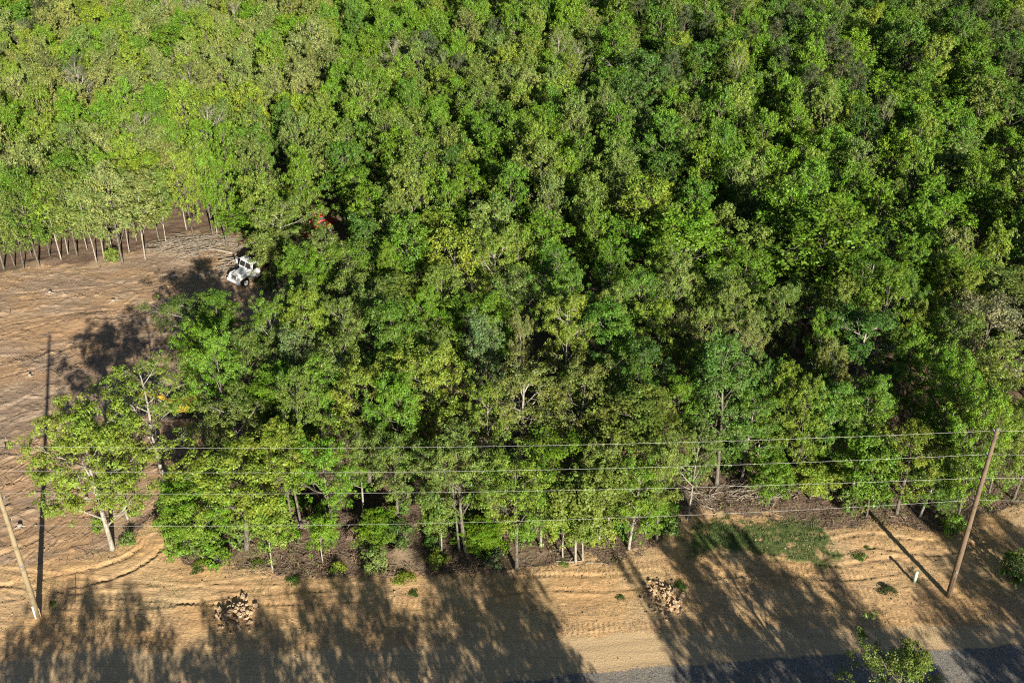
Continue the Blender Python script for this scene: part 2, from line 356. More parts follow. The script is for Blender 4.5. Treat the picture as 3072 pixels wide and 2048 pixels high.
# landmark trees read off the photograph: base pixel, crown top row, crown width in px, colour, form
FRONT_TREES = [
 (338, 1648, 1245, 325, 'Y', 'lone', 'forked oak with a white bare trunk standing alone at the field corner'),
 (385, 1560, 1330, 120, 'O', 3, 'slender olive oak just behind the forked white-trunked oak'),
 (495, 1445, 1092, 290, 'Y', 'airy', 'wide airy olive oak spreading over the yellow excavator'),
 (625, 1640, 1430, 210, 'G', 'dense', 'low bushy bright green tree at the front left corner of the wood'),
 (740, 1650, 1335, 350, 'Y', 1, 'broad yellow-green oak with a gnarled grey trunk at the front of the wood'),
 (560, 1600, 1440, 130, 'G', 'dense', 'small bright green tree left of the low bushy one at the wood corner'),
 (818, 1710, 1520, 90, 'Y', 'slim', 'thin leaning pole-like tree in front of the broad yellow-green oak'),
 (905, 1585, 1285, 180, 'Y', 0, 'tall yellow-green oak with a long bare trunk behind the front row'),
 (1000, 1625, 1345, 210, 'G', 6, 'upright bright green tree left of the olive oaks in the front row'),
 (968, 1685, 1560, 60, 'G', 'slim', 'thin sapling with a tuft of green at the foot of the upright bright green tree'),
 (1090, 1560, 1310, 150, 'O', 2, 'olive oak peeping behind the bright green front tree'),
 (1195, 1610, 1325, 220, 'O', 0, 'olive oak with low crooked side limbs above the bank of dark litter'),
 (1130, 1640, 1560, 90, 'G', 'slim2', 'short bright green tree above the orange spoil heap'),
 (1325, 1660, 1500, 80, 'O', 'slim', 'thin straight sapling left of the twin grey trunks'),
 (1378, 1655, 1330, 160, 'O', 0, 'left one of the twin grey-trunked oaks in the front row'),
 (1399, 1660, 1312, 260, 'O', 4, 'right one of the twin grey-trunked oaks in the front row'),
 (1435, 1650, 1580, 90, 'G', 'slim2', 'low leafy green tree right of the twin grey trunks'),
 (1550, 1708, 1375, 260, 'Y', 1, 'yellow-green oak with a white ringed trunk nearest the sandy verge'),
 (1622, 1640, 1400, 130, 'G', 3, 'narrow green tree right of the white ringed trunk'),
 (1688, 1672, 1520, 80, 'Y', 'slim', 'thin yellow-green sapling left of the straight white trunk'),
 (1727, 1686, 1430, 130, 'O', 'slim', 'slender tree with a straight white trunk in the front row'),
 (1748, 1682, 1480, 80, 'O', 'slim', 'crooked thin sapling right of the straight white trunk'),
 (1797, 1640, 1400, 120, 'O', 'slim', 'slender olive tree leaning right in the front row'),
 (1826, 1618, 1330, 150, 'O', 2, 'olive oak behind the slender leaning tree'),
 (1886, 1650, 1375, 150, 'G', 3, 'bright green columnar tree at the right end of the front row'),
 (1936, 1605, 1500, 70, 'G', 'slim', 'little green sapling beside the bright green columnar tree'),
 (1970, 1622, 1310, 170, 'O', 0, 'last olive oak with pale twin trunk before the brush clearing'),
 (2062, 1560, 1290, 130, 'O', 2, 'olive oak at the edge of the brush clearing'),
 (2150, 1452, 1050, 260, 'E', 4, 'large blue-green tree with an open crown above the brush clearing'),
 (2305, 1515, 1390, 90, 'G', 'slim2', 'bright green young tree at the back of the grass patch'),
 (2430, 1495, 1390, 110, 'Y', 'slim2', 'yellow-green young tree behind the grass patch'),
 (2225, 1440, 1180, 170, 'g', 6, 'mid green tree right beside the large blue-green one'),
 (2330, 1420, 1150, 180, 'Y', 1, 'yellow-green oak behind the brush clearing'),
 (2450, 1440, 1170, 180, 'g', 7, 'mid green oak right of the brush clearing'),
 (2560, 1460, 1160, 200, 'G', 0, 'green oak centred behind the leaning shadow of the right pole'),
 (2600, 1550, 1330, 130, 'g', 'slim2', 'short green tree with dark trunk right of the pole shadow'),
 (2690, 1540, 1295, 240, 'Y', 1, 'yellow-green oak left of the right utility pole'),
 (2760, 1550, 1380, 130, 'g', 3, 'narrow green tree between two oaks left of the right pole'),
 (2865, 1588, 1180, 170, 'G', 'dense', 'bright green tree leafy to the ground just left of the right pole'),
 (2800, 1480, 1130, 190, 'G', 7, 'tall bright green tree behind the one leafy to the ground'),
 (2960, 1510, 1230, 150, 'Y', 2, 'yellow-green oak just right of the right utility pole'),
 (3040, 1500, 1200, 170, 'O', 'dense', 'olive oak at the right edge beyond the utility pole'),
 (850, 860, 608, 180, 'O', 'open', 'leaning multi-trunk oak over the white dump truck'),
 (820, 868, 700, 70, 'O', 'slim', 'thin grey-stemmed oak against the bed of the white truck'), (838, 876, 690, 75, 'O', 'slim', 'second thin stem right of the truck bed'),
]
FRONT_TREES += [(x, y, y-rise, wd, c, f, l+' above the field, '+w_) for (x, y, rise, wd, c, f, l, w_) in [
 (12, 808, 250, 110, 'Y', 2, 'yellow-green tree', 'at the left picture edge'), (45, 800, 240, 70, 'O', 'tall', 'slender olive tree', 'second from the left edge'), (72, 806, 230, 60, 'O', 'tall', 'slender olive tree', 'third from the left edge'),
 (118, 800, 290, 120, 'g', 0, 'mid green tree with a thick dark trunk', 'fourth from the left edge'), (150, 775, 240, 60, 'O', 'tall', 'thin olive tree', 'behind the orange spoil'), (185, 782, 250, 90, 'Y', 'tall', 'yellow-green tree', 'just right of the orange spoil'),
 (205, 765, 240, 60, 'O', 'tall', 'thin pale-stemmed tree', 'right of the orange spoil'), (232, 768, 260, 90, 'O', 'tall', 'slender pale-stemmed tree', 'between two dark trunks'), (290, 788, 250, 80, 'P', 'tall', 'pale olive thin tree', 'standing forward of its row'),
 (312, 774, 260, 80, 'Y', 'tall', 'thin yellow-green tree', 'behind the forward one'), (368, 790, 290, 120, 'P', 2, 'pale olive tree with forked trunk', 'nearest the bare ground'), (335, 742, 250, 60, 'O', 'tall', 'thin olive tree', 'behind the forked trunk one'),
 (388, 758, 240, 70, 'O', 'tall', 'slender leaning olive tree', 'right of the forked trunk one'), (436, 780, 270, 90, 'P', 'tall', 'pale thin tree', 'at the middle of the field edge'), (478, 725, 260, 80, 'L', 'tall', 'lime slender tree', 'left of the branch heap'),
 (500, 735, 230, 60, 'O', 'tall', 'thin olive tree', 'near the branch heap'), (640, 712, 290, 90, 'Y', 0, 'yellow-green tree with pale trunk', 'right of the branch heap'), (652, 708, 270, 60, 'G', 'tall', 'bright thin tree', 'behind the branch heap'),
 (262, 750, 240, 60, 'Y', 'tall', 'thin yellow-green stem', 'in the second row'), (95, 770, 250, 70, 'G', 'tall', 'thin bright green tree', 'in the second row'), (560, 690, 260, 80, 'P', 'tall', 'pale slender tree', 'over the branch heap'), (410, 722, 250, 60, 'Y', 'tall', 'thin yellow-green tree', 'in the third row')]]
# inner crowns: centre column, crown top row, width px, colour, form, height m
INNER = [
 (612, 900, 215, 'O', 'open', 9), (612, 985, 150, 'G', 'dense', 11), (775, 590, 190, 'G', 'dense', 7.5), (808, 905, 100, 'G', 3, 12), (925, 862, 150, 'O', 0, 12), (738, 1010, 150, 'O', 1, 12),
 (905, 1015, 160, 'S', 4, 12), (965, 1110, 160, 'G', 7, 12), (715, 1195, 200, 'O', 0, 11), (850, 1285, 150, 'Y', 1, 11), (1035, 905, 110, 'O', 6, 12), (520, 1100, 0, 'O', 0, 11),
 (1110, 885, 180, 'O', 1, 13), (1268, 880, 125, 'G', 7, 12), (1283, 995, 135, 'O', 6, 11), (1333, 812, 155, 'O', 1, 12), (1475, 700, 130, 'Y', 3, 14), (1556, 690, 100, 'Y', 6, 13), (1175, 750, 90, 'G', 7, 12),
 (1670, 742, 130, 'g', 0, 12), (1825, 742, 105, 'G', 6, 12), (2000, 742, 160, 'G', 7, 13), (1705, 902, 160, 'Y', 6, 14), (1842, 875, 85, 'O', 3, 13), (1975, 925, 150, 'Y', 1, 12), (1465, 970, 150, 'S', 4, 13),
 (1558, 955, 75, 'T', 6, 12), (1090, 1120, 210, 'Y', 1, 13), (1290, 1068, 230, 'Y', 'dense', 13), (1560, 1092, 220, 'T', 'open', 13), (1735, 1118, 220, 'T', 1, 13), (1465, 1170, 140, 'Y', 6, 12), (1905, 1118, 130, 'g', 4, 12),
 (2460, 640, 300, 'G', 'dense', 15), (2060, 660, 240, 'G', 'dense', 14), (2730, 735, 120, 'G', 7, 13), (2860, 702, 115, 'T', 6, 13), (2970, 690, 100, 'Y', 0, 13), (2195, 860, 140, 'O', 1, 13), (2330, 850, 150, 'O', 4, 13),
 (2510, 850, 140, 'O', 1, 13), (2720, 848, 100, 'g', 6, 12), (2735, 925, 90, 'Y', 7, 12), (2875, 822, 145, 'Y', 1, 13), (2240, 965, 130, 'T', 0, 12), (2450, 960, 90, 'G', 6, 12), (2500, 1018, 110, 'T', 4, 12),
 (2740, 1005, 140, 'G', 7, 13), (2830, 1075, 150, 'G', 'dense', 13), (2985, 935, 260, 'B', 'sparse', 13), (2350, 1105, 130, 'L', 1, 12), (2300, 1090, 100, 'g', 0, 12), (2420, 1170, 130, 'Y', 7, 12), (2910, 1200, 130, 'T', 2, 12),
 (2500, 1160, 130, 'g', 6, 12), (2600, 1150, 140, 'g', 7, 12), (2160, 1040, 160, 'E', 7, 13), (1775, 640, 95, 'G', 6, 13), (1640, 335, 110, 'G', 7, 13), (1700, 470, 100, 'G', 'dense', 13), (1360, 560, 110, 'G', 6, 12),
 (885, 572, 95, 'Y', 'dense', 6.5), (1320, 340, 80, 'G', 7, 12), (1400, 330, 85, 'G', 6, 12), (1120, 380, 90, 'g', 7, 12), (2930, 480, 110, 'G', 7, 13), (2650, 235, 120, 'G', 7, 12),
 (2560, 300, 90, 'Y', 6, 12), (2750, 330, 140, 'G', 'dense', 13), (2080, 560, 120, 'g', 0, 12), (2640, 560, 110, 'G', 7, 12), (2950, 560, 120, 'G', 'dense', 13), (2170, 630, 90, 'O', 0, 12)]
# far crowns: centre column, top row, width px, colour, form
FARL = [(870, 62, 130, 'G', 'dense'), (745, 22, 90, 'G', 'dense'), (805, 150, 90, 'G', 'dense'), (505, 85, 130, 'G', 'dense'), (405, 118, 70, 'G', 'dense'), (310, 78, 95, 'G', 'dense'), (125, 90, 80, 'G', 'dense'), (275, 32, 100, 'L', 1),
 (205, 330, 110, 'G', 2), (60, 20, 130, 'g', 2), (30, 200, 60, 'L', 1), (690, 80, 90, 'G', 'dense'), (560, 195, 80, 'K', 'sparse'), (215, 175, 80, 'K', 'sparse'), (655, 165, 50, 'K', 'sparse'), (60, 65, 70, 'K', 'sparse'),
 (1275, 105, 95, 'K', 'dense'), (1382, 178, 65, 'K', 'dense'), (1490, 60, 80, 'K', 'dense'), (660, 270, 85, 'L', 2), (370, 420, 110, 'L', 2), (870, 290, 110, 'L', 0),
 (1130, 30, 70, 'G', 3), (1060, 0, 60, 'g', 3), (1240, 10, 70, 'G', 3), (1320, 40, 75, 'G', 3), (1400, 0, 70, 'G', 3), (1455, -20, 60, 'g', 3), (1620, 0, 60, 'G', 3), (1700, -10, 90, 'G', 3), (1840, -15, 110, 'G', 3), (1600, 90, 90, 'G', 2),
 (1120, 90, 90, 'G', 'dense'), (1380, 100, 60, 'G', 'dense'), (2380, 60, 80, 'D', 'dense'), (2640, 20, 70, 'L', 2), (2040, 120, 100, 'Y', 1), (1940, 50, 60, 'O', 0), (2200, 150, 100, 'Y', 1), (900, 480, 90, 'G', 2), (1060, 310, 90, 'G', 2), (720, 400, 90, 'G', 2),
 (780, 540, 120, 'Y', 1), (540, 470, 90, 'Y', 0), (640, 480, 80, 'G', 2)]
PINES = [(1985, 20, 90), (2210, -20, 110), (2330, 60, 100), (2540, 130, 110), (2500, 80, 90), (2990, 60, 110), (2130, 40, 90), (2900, 40, 80), (3040, 160, 100), (2020, 160, 70), (2260, 70, 90), (2460, 20, 80), (2580, 190, 90),
         (1915, -10, 70), (2060, 20, 80), (2950, -10, 90), (2440, 200, 90), (3050, 30, 90), (2360, 140, 80), (110, -10, 60)]
BARES = [(495, -5, 90), (572, -5, 60), (1180, 130, 55), (1870, 75, 50), (620, 330, 50), (420, 350, 45), (225, 215, 50), (700, 15, 60)]

TREES = []   # dict(x, y, H, R, c, form, label)
def put(x, y, H, R, c, form, label=None, lm=True): TREES.append(dict(x=x, y=y, H=H, R=R, c=c, form=form, label=label, lm=lm))
for (bx, by, top, wpx, c, form, lab) in FRONT_TREES:
    if by > 1540 and isinstance(form, int) and form != 3: form = 'fr%d' % (form % 3)
    x, y = ground(bx, by); H = height_at(x, y, top); cpx, cpy, dep = pix(x, y, H*.65); R = wpx*dep/FPX/2*(.92 if wpx > 100 and by > 1000 else 1)
    put(x, y, H, R, c, form, lab)
def base_from_top(cx, top, H):
    x, y = ground(cx, top, H*.97); return x, y
for (cx, top, wpx, c, form, H) in INNER:
    if wpx == 0: continue
    x, y = base_from_top(cx, top, H); x = ground(cx, pix(x, y, H*.65)[1], H*.65)[0]; R = wpx*pix(x, y, H*.65)[2]/FPX/2
    put(x, y, H, R, c, form)
for (cx, top, wpx, c, form) in FARL:
    H = 13 if form != 3 else 15; x, y = base_from_top(cx, top, H); R = wpx*pix(x, y, 8)[2]/FPX/2; put(x, y, H, min(R, 5), c, form)
for (cx, top, wpx) in PINES:
    x, y = base_from_top(cx, top, 15); put(x, y, 15, 3.0, 'K', 'pine')
for (cx, top, wpx) in BARES:
    x, y = base_from_top(cx, top, 13); put(x, y, 13, 3.2, 'B', 'bare')

# views kept open in the photograph: (x0, y0, x1, y1, depth up to which nothing may stand in front)
CLEAR = [(670, 765, 822, 885, 121), (925, 630, 1005, 706, 138), (512, 1165, 552, 1205, 95), (485, 690, 700, 770, 148), (655, 610, 700, 690, 150)]
def blocks(x, y, H, R):
    for (mx, my, mr) in MACH:      # the machines stand in the sun: nothing tall close by on the sunny side
        ax, ay = x-mx, y-my; al = ax*.325-ay*.9455; la = ax*.9455+ay*.325
        if 0 < al < 17 and abs(la) < 2.2+R*.7 and H-R > .37*al: return True
    cx, cy, dep = pix(x, y, H*.62); rw = R*FPX/dep*.85; rh = H*.36*FPX/dep*.85
    for (a, b, c, d, yy) in CLEAR:
        if y < yy and cx+rw > a and cx-rw < c and cy+rh > b and cy-rh < d: return True
    return False
MACH = [(-33, 122, 4.2), (-36.5, 92.0, 3.6), (ground(964, 694)[0], ground(964, 694)[1], 3.2)]

# fill the rest of the wood
cand = []
rf = np.random.default_rng(5)
grid = {}
def gkey(x, y): return (int(x//6), int(y//6))
def near_ok(x, y, dmin):
    kx, ky = gkey(x, y)
    for a in (-1, 0, 1):
        for b in (-1, 0, 1):
            for (qx, qy, qd) in grid.get((kx+a, ky+b), ()):
                if (qx-x)**2+(qy-y)**2 < ((dmin+qd)/2)**2: return False
    return True
def gadd(x, y, d): grid.setdefault(gkey(x, y), []).append((x, y, d))
for t in TREES: gadd(t['x'], t['y'], min(5.6, max(2.6, t['R']*1.45)))
YMAX = 318
ys = 60+(YMAX-60)*rf.random(60000)**.62; hw = .478*(ys*Cc+CH*S)+18; xs = (rf.random(60000)*2-1)*hw
P = np.stack([xs, ys], 1); inf = inpoly(P, FIELD); insl = inpoly(P, SLASH); fy = front_y(xs)
gapn = fbm(xs/16, ys/16, 60, 2); n1n = fbm(xs/22, ys/22, 77, 2)
for i in range(len(xs)):
    x, y = float(xs[i]), float(ys[i])
    if inf[i] or insl[i] or y < fy[i]+2.6: continue
    bx, by, _ = pix(x, y, 0)
    if any((x-a)**2+(y-b)**2 < r*r for a, b, r in MACH): continue
    gap = gapn[i]
    right = min(1, max(0, (x+30)/50))
    d = (3.75 if y < 150 else 3.3)+.95*rf.random()+(1.7 if gap > .55 else 0)*right
    if not near_ok(x, y, d): continue
    H = 12.6+rf.normal()*(1.2+.9*right); H = min(15.5, max(8.5, H))
    R = d*.57*(.9+.38*rf.random())
    if blocks(x, y, H, R): continue
    cx, cy, dep = pix(x, y, H*.7)
    # colours by the part of the wood
    u = rf.random(); n1 = n1n[i]
    if cx < 1000 and cy < 330: pal = 'PPPPPPPPPYYTOG'
    elif cx < 700 and cy < 720: pal = 'PPPYYOOLGGTP'
    elif cy < 120 and cx < 1900: pal = 'GGGgGYOTG'
    elif cy < 330 and cx < 1700: pal = 'YOOPYGGgO'
    elif cy < 330: pal = 'OOOYgggDGKG'
    elif cx > 2000: pal = 'OOgYGGggDOGG'
    else: pal = 'OOYOOGGggDOG'
    c = pal[int(rf.random()*len(pal))]
    if n1 > .62 and rf.random() < .5: c = 'G'
    form = int(rf.integers(0, 8)) if y < 200 else int(rf.integers(0, 6))
    if c == 'B': form = 'sparse'
    elif rf.random() < .03: form = 'sparse'
    elif c == 'G' and rf.random() < .25: form = 'dense'
    put(x, y, H, R, c, form, None, False); gadd(x, y, d)

# the trees across the road, behind the camera: their crowns throw the shadows over the verge
CAST = []
def caster(tx, ty, H, R, form, c='O'):
    gx, gy = ground(tx, ty); L = H/math.tan(SUN_EL)*.97
    x = gx-math.sin(SH_AZ)*L; y = gy-math.cos(SH_AZ)*L; CAST.append((x, y, H, R, form, c))
for a in [(70, 1905, 12, 2.2, 3), (170, 1830, 13, 2.3, 2), (275, 1815, 13.5, 2.2, 0), (395, 1855, 13, 2.6, 6), (520, 1935, 12, 2.4, 7), (640, 1845, 12, 1.3, 3), (700, 1875, 13, 2.6, 1), (800, 1880, 12, 2.2, 2),
          (930, 1800, 13.5, 2.4, 6), (1040, 1745, 14, 2.2, 3), (1120, 1800, 13, 2.4, 0), (1300, 1680, 14.5, 2.4, 2), (1390, 1645, 15, 2.6, 6), (1480, 1675, 14, 2.0, 1), (1560, 1730, 14, 1.6, 3), (1450, 1790, 13, 3, 7), (1600, 1850, 12, 2.2, 6),
          (1350, 1850, 13, 3, 7), (1200, 1900, 12, 3, 0), (1000, 1900, 12, 3, 4), (1890, 1690, 14, 1.0, 3), (2075, 1685, 14, 1.4, 2), (2210, 1590, 16, 1.3, 5), (2250, 1690, 14, 2.2, 4), (2310, 1730, 14, 2.2, 6), (1990, 1850, 12, 2, 1),
          (2120, 1800, 13, 2.4, 6), (2420, 1790, 13, 2.4, 0), (2510, 1755, 13, 2.2, 2), (2330, 1880, 13, 3, 7), (2560, 1850, 12, 2.0, 1), (2120, 1930, 12, 3, 7), (2800, 1540, 16, 1.6, 3), (2860, 1620, 15, 2.0, 6), (2960, 1560, 15, 2.4, 7),
          (3060, 1620, 15, 2.6, 0), (2900, 1730, 14, 2.6, 2), (3020, 1760, 14, 3, 1), (3160, 1700, 15, 3, 7), (2800, 1800, 13, 2.0, 6), (2900, 1890, 12, 3, 0), (3150, 1840, 13, 3, 4), (3010, 1930, 12, 3, 6), (2440, 1960, 12, 3, 1),
          (250, 1960, 11, 2.4, 1), (20, 1990, 11, 2.6, 0), (760, 1970, 11, 2.6, 6), (-120, 1880, 13, 2.6, 7), (2700, 1960, 11, 2.2, 3), (3300, 1620, 15, 3, 6), (3420, 1740, 15, 3, 7), (600, 2010, 10, 2.6, 4), (1700, 1990, 10, 1.4, 6)]:
    caster(*a)

# ------------------------------------------------------------------ plant the trees
def meshes(form, y):
    if isinstance(form, str) and form[:4] == 'cast': return CASTP[int(form[4:])], 12.5, 3.0
    if form == 'pine': return PINE, 15, 2.6
    if form == 'bare': return BARE, 12.5, 3.0
    if form == 'tall': return (TALLT if int(y*7) % 5 > 1 else TALLU), 12.5, 1.3
    if form == 'slim': return SLIM, 8, 1.25
    if form == 'slim2': return SLIM2, 8, 1.5
    if y < 108: return NEAR[form if form in NEAR else int(form) % 8], 12.5, {3: 2.3, 5: 2.0}.get(form, 3.0)
    if form == 'open': return NEAR['open'], 12.5, 3.0
    if form in FAR: return FAR[form], 12.5, 3.0
    return FAR[int(form) % 6], 12.5, 2.0 if int(form) % 6 == 3 else 3.0
def tint_of(c):
    b = TINT[c]; k = random.uniform(.86, 1.14); h = random.uniform(.92, 1.08)
    return (b[0]*k*h, b[1]*k, b[2]*k*random.uniform(.8, 1.2))
FORMW = {'dense': 'dense rounded', 'open': 'wide open', 'airy': 'airy', 'lone': 'wide', 'sparse': 'thin twiggy', 0: 'full', 1: 'flat-topped', 2: 'round', 3: 'narrow', 4: 'broad', 5: 'columnar', 6: 'upright', 7: 'bushy', 'pine': 'wispy', 'tall': 'slender', 'fr0': 'full', 'fr1': 'flat-topped', 'fr2': 'round', 'bare': 'nearly leafless'}
USED = set()
def where(t):
    cx, cy, _ = pix(t['x'], t['y'], t['H']*.62)
    a, b = cx/3072*100, cy/2048*100
    return a, b
COPIES = {}
def plant(t, name, cat, label, group):
    (tr, cr), h0, r0 = meshes(t['form'], t['y'])
    e = empty(name, (t['x'], t['y'], 0), random.uniform(0, 6.283), label, cat, group)
    sx = t['R']/r0; e.scale = (sx, sx*random.uniform(.92, 1.08), t['H']/h0)
    o = link('trunk', tr, e); c = link('crown', cr, e); c['tint'] = tint_of(t['c'])
    return e, c
oaks = [t for t in TREES if t['form'] not in ('pine', 'bare')]
inview = lambda t: -40 < pix(t['x'], t['y'], t['H']*.7)[0] < 3112 and pix(t['x'], t['y'], t['H'])[1] < 2048
oaks.sort(key=lambda t: (not (t['lm'] and t['label']), pix(t['x'], t['y'], 6)[2] + (0 if inview(t) else 60)))
single, mass = oaks[:298], oaks[298:]
# every tree of the wood is told apart by its look and by the nearest thing one can find
MARKS = [(745, 830, 'the white dump truck'), (964, 675, 'the red loader'), (500, 1210, 'the yellow excavator'), (620, 735, 'the pile of cut branches'), (310, 1420, 'the lone forked oak'),
 (740, 1480, 'the gnarled-trunk front oak'), (1000, 1470, 'the upright bright front tree'), (1395, 1450, 'the twin grey trunks'), (1552, 1480, 'the white ringed trunk'),
 (1886, 1480, 'the bright green column tree'), (2160, 1230, 'the large blue-green tree'), (2300, 1620, 'the grass patch'), (2920, 1500, 'the right utility pole'), (2460, 800, 'the huge rounded bright crown'),
 (2060, 800, 'the domed green crown'), (2985, 1050, 'the tan twiggy crown'), (825, 720, 'the oak over the truck'), (1842, 980, 'the narrow olive column'), (1465, 1080, 'the central sage crown'),
 (905, 1110, 'the left sage crown'), (1560, 1200, 'the bronze crown'), (1290, 1150, 'the bulky yellow-green crown'), (1475, 800, 'the tall yellow-green spire'), (1268, 950, 'the round green crown'),
 (0, 700, 'the left picture edge'), (300, 780, 'the trunks above the field'), (3072, 760, 'the right picture edge'), (1100, 560, 'the far middle of the wood'), (1700, 520, 'the bright pair of crowns')]
def dirword(dx, dy):
    a = math.degrees(math.atan2(-dy, dx)) % 360
    return ['right of', 'above and right of', 'above', 'above and left of', 'left of', 'below and left of', 'below', 'below and right of'][int((a+22.5)//45) % 8]
def base_label(t, k):
    cx, cy, _ = pix(t['x'], t['y'], t['H']*.62)
    ms = sorted(MARKS, key=lambda m: math.hypot(m[0]-cx, m[1]-cy)); m = ms[k]; d = math.hypot(m[0]-cx, m[1]-cy)
    dw = 'touching' if d < 60 else ('just ' if d < 150 else 'two crowns ' if d < 250 else 'some way ' if d < 420 else 'far ')+dirword(cx-m[0], cy-m[1])
    return '%s %s tree %s %s' % (FORMW[t['form']], CNAME[t['c']], dw, m[2])
inn = [t for t in single if not t['label'] and inview(t)]; inn.sort(key=lambda t: pix(t['x'], t['y'], 8)[0])
for t in inn:
    for k in (0, 1, 2, 3):
        lab = base_label(t, k)
        if lab not in USED: break
    else:
        for w_ in ('', 'taller', 'shorter', 'wider', 'slimmer', 'fuller', 'paler', 'darker'):
            lab = (w_+' '+base_label(t, 0).replace('some way ', '').replace('two crowns ', '').replace('far ', '').replace(' tree ', ' ')).strip()
            if lab not in USED: break
    USED.add(lab); t['label'] = lab; t['in'] = True
for t in single:
    lab = t['label']
    if not lab: lab = 'tree of the wood standing out of sight beyond the %s picture edge' % ('right' if t['x'] > 0 else 'left')
    grp = 'trees inside the wood' if t.get('in') else 'trees along the front edge of the wood' if t['label'] else 'trees beyond the picture edges'
    plant(t, 'broadleaf_tree', 'tree', lab, grp)
def far_label(t, head, i):
    cx, cy, _ = pix(t['x'], t['y'], t['H']*.62)
    third = 'left' if cx < 1024 else 'middle' if cx < 2048 else 'right'
    return cx, cy, third
ORD = ['leftmost', 'second from left', 'third from left', 'fourth from left', 'fifth from left', 'sixth from left', 'seventh from left', 'eighth from left', 'ninth from left', 'tenth from left',
       'eleventh from left', 'twelfth from left', 'thirteenth from left', 'fourteenth from left', 'fifteenth from left', 'sixteenth from left', 'fourth from right', 'third from right', 'second from right', 'rightmost']
ps = sorted([t for t in TREES if t['form'] == 'pine'], key=lambda t: pix(t['x'], t['y'], 9)[0])
for i, t in enumerate(ps):
    plant(t, 'pine_tree', 'pine tree', 'wispy dark green pine near the top edge, %s of the dark pines' % ORD[i if i < 16 else i-len(ps)], 'dark pines in the far part of the wood')
bs = sorted([t for t in TREES if t['form'] == 'bare'], key=lambda t: pix(t['x'], t['y'], 9)[0])
for i, t in enumerate(bs):
    plant(t, 'bare_tree', 'tree', 'nearly leafless pale grey tree in the far wood, %s of the bare trees' % (ORD[i] if i < len(bs)-1 else 'rightmost'), 'bare pale trees in the far wood')
# the one whose top shows at the bottom edge
gx, gy = ground(2715, 1948, 12.2)
plant(dict(x=gx, y=gy-1.2, H=12.6, R=2.9, c='O', form=1), 'broadleaf_tree', 'tree', 'olive oak top rising over the gravel road at the bottom right edge', 'trees across the road')
plant(dict(x=gx-2.6, y=gy-3.2, H=11.6, R=2.2, c='g', form=6), 'broadleaf_tree', 'tree', 'mid green crown just showing left of the olive oak top at the bottom edge', 'trees across the road')
for i, (x, y, H, R, form, c) in enumerate(CAST):
    if y > 52: continue
    plant(dict(x=x, y=y, H=H, R=R*1.08, c=random.choice('OYGg'), form='cast%d' % (2 if form == 3 or R < 1.8 else form % 2)), 'broadleaf_tree', 'tree', 'tree across the road below the picture whose shadow falls over the verge', 'trees across the road below the picture')

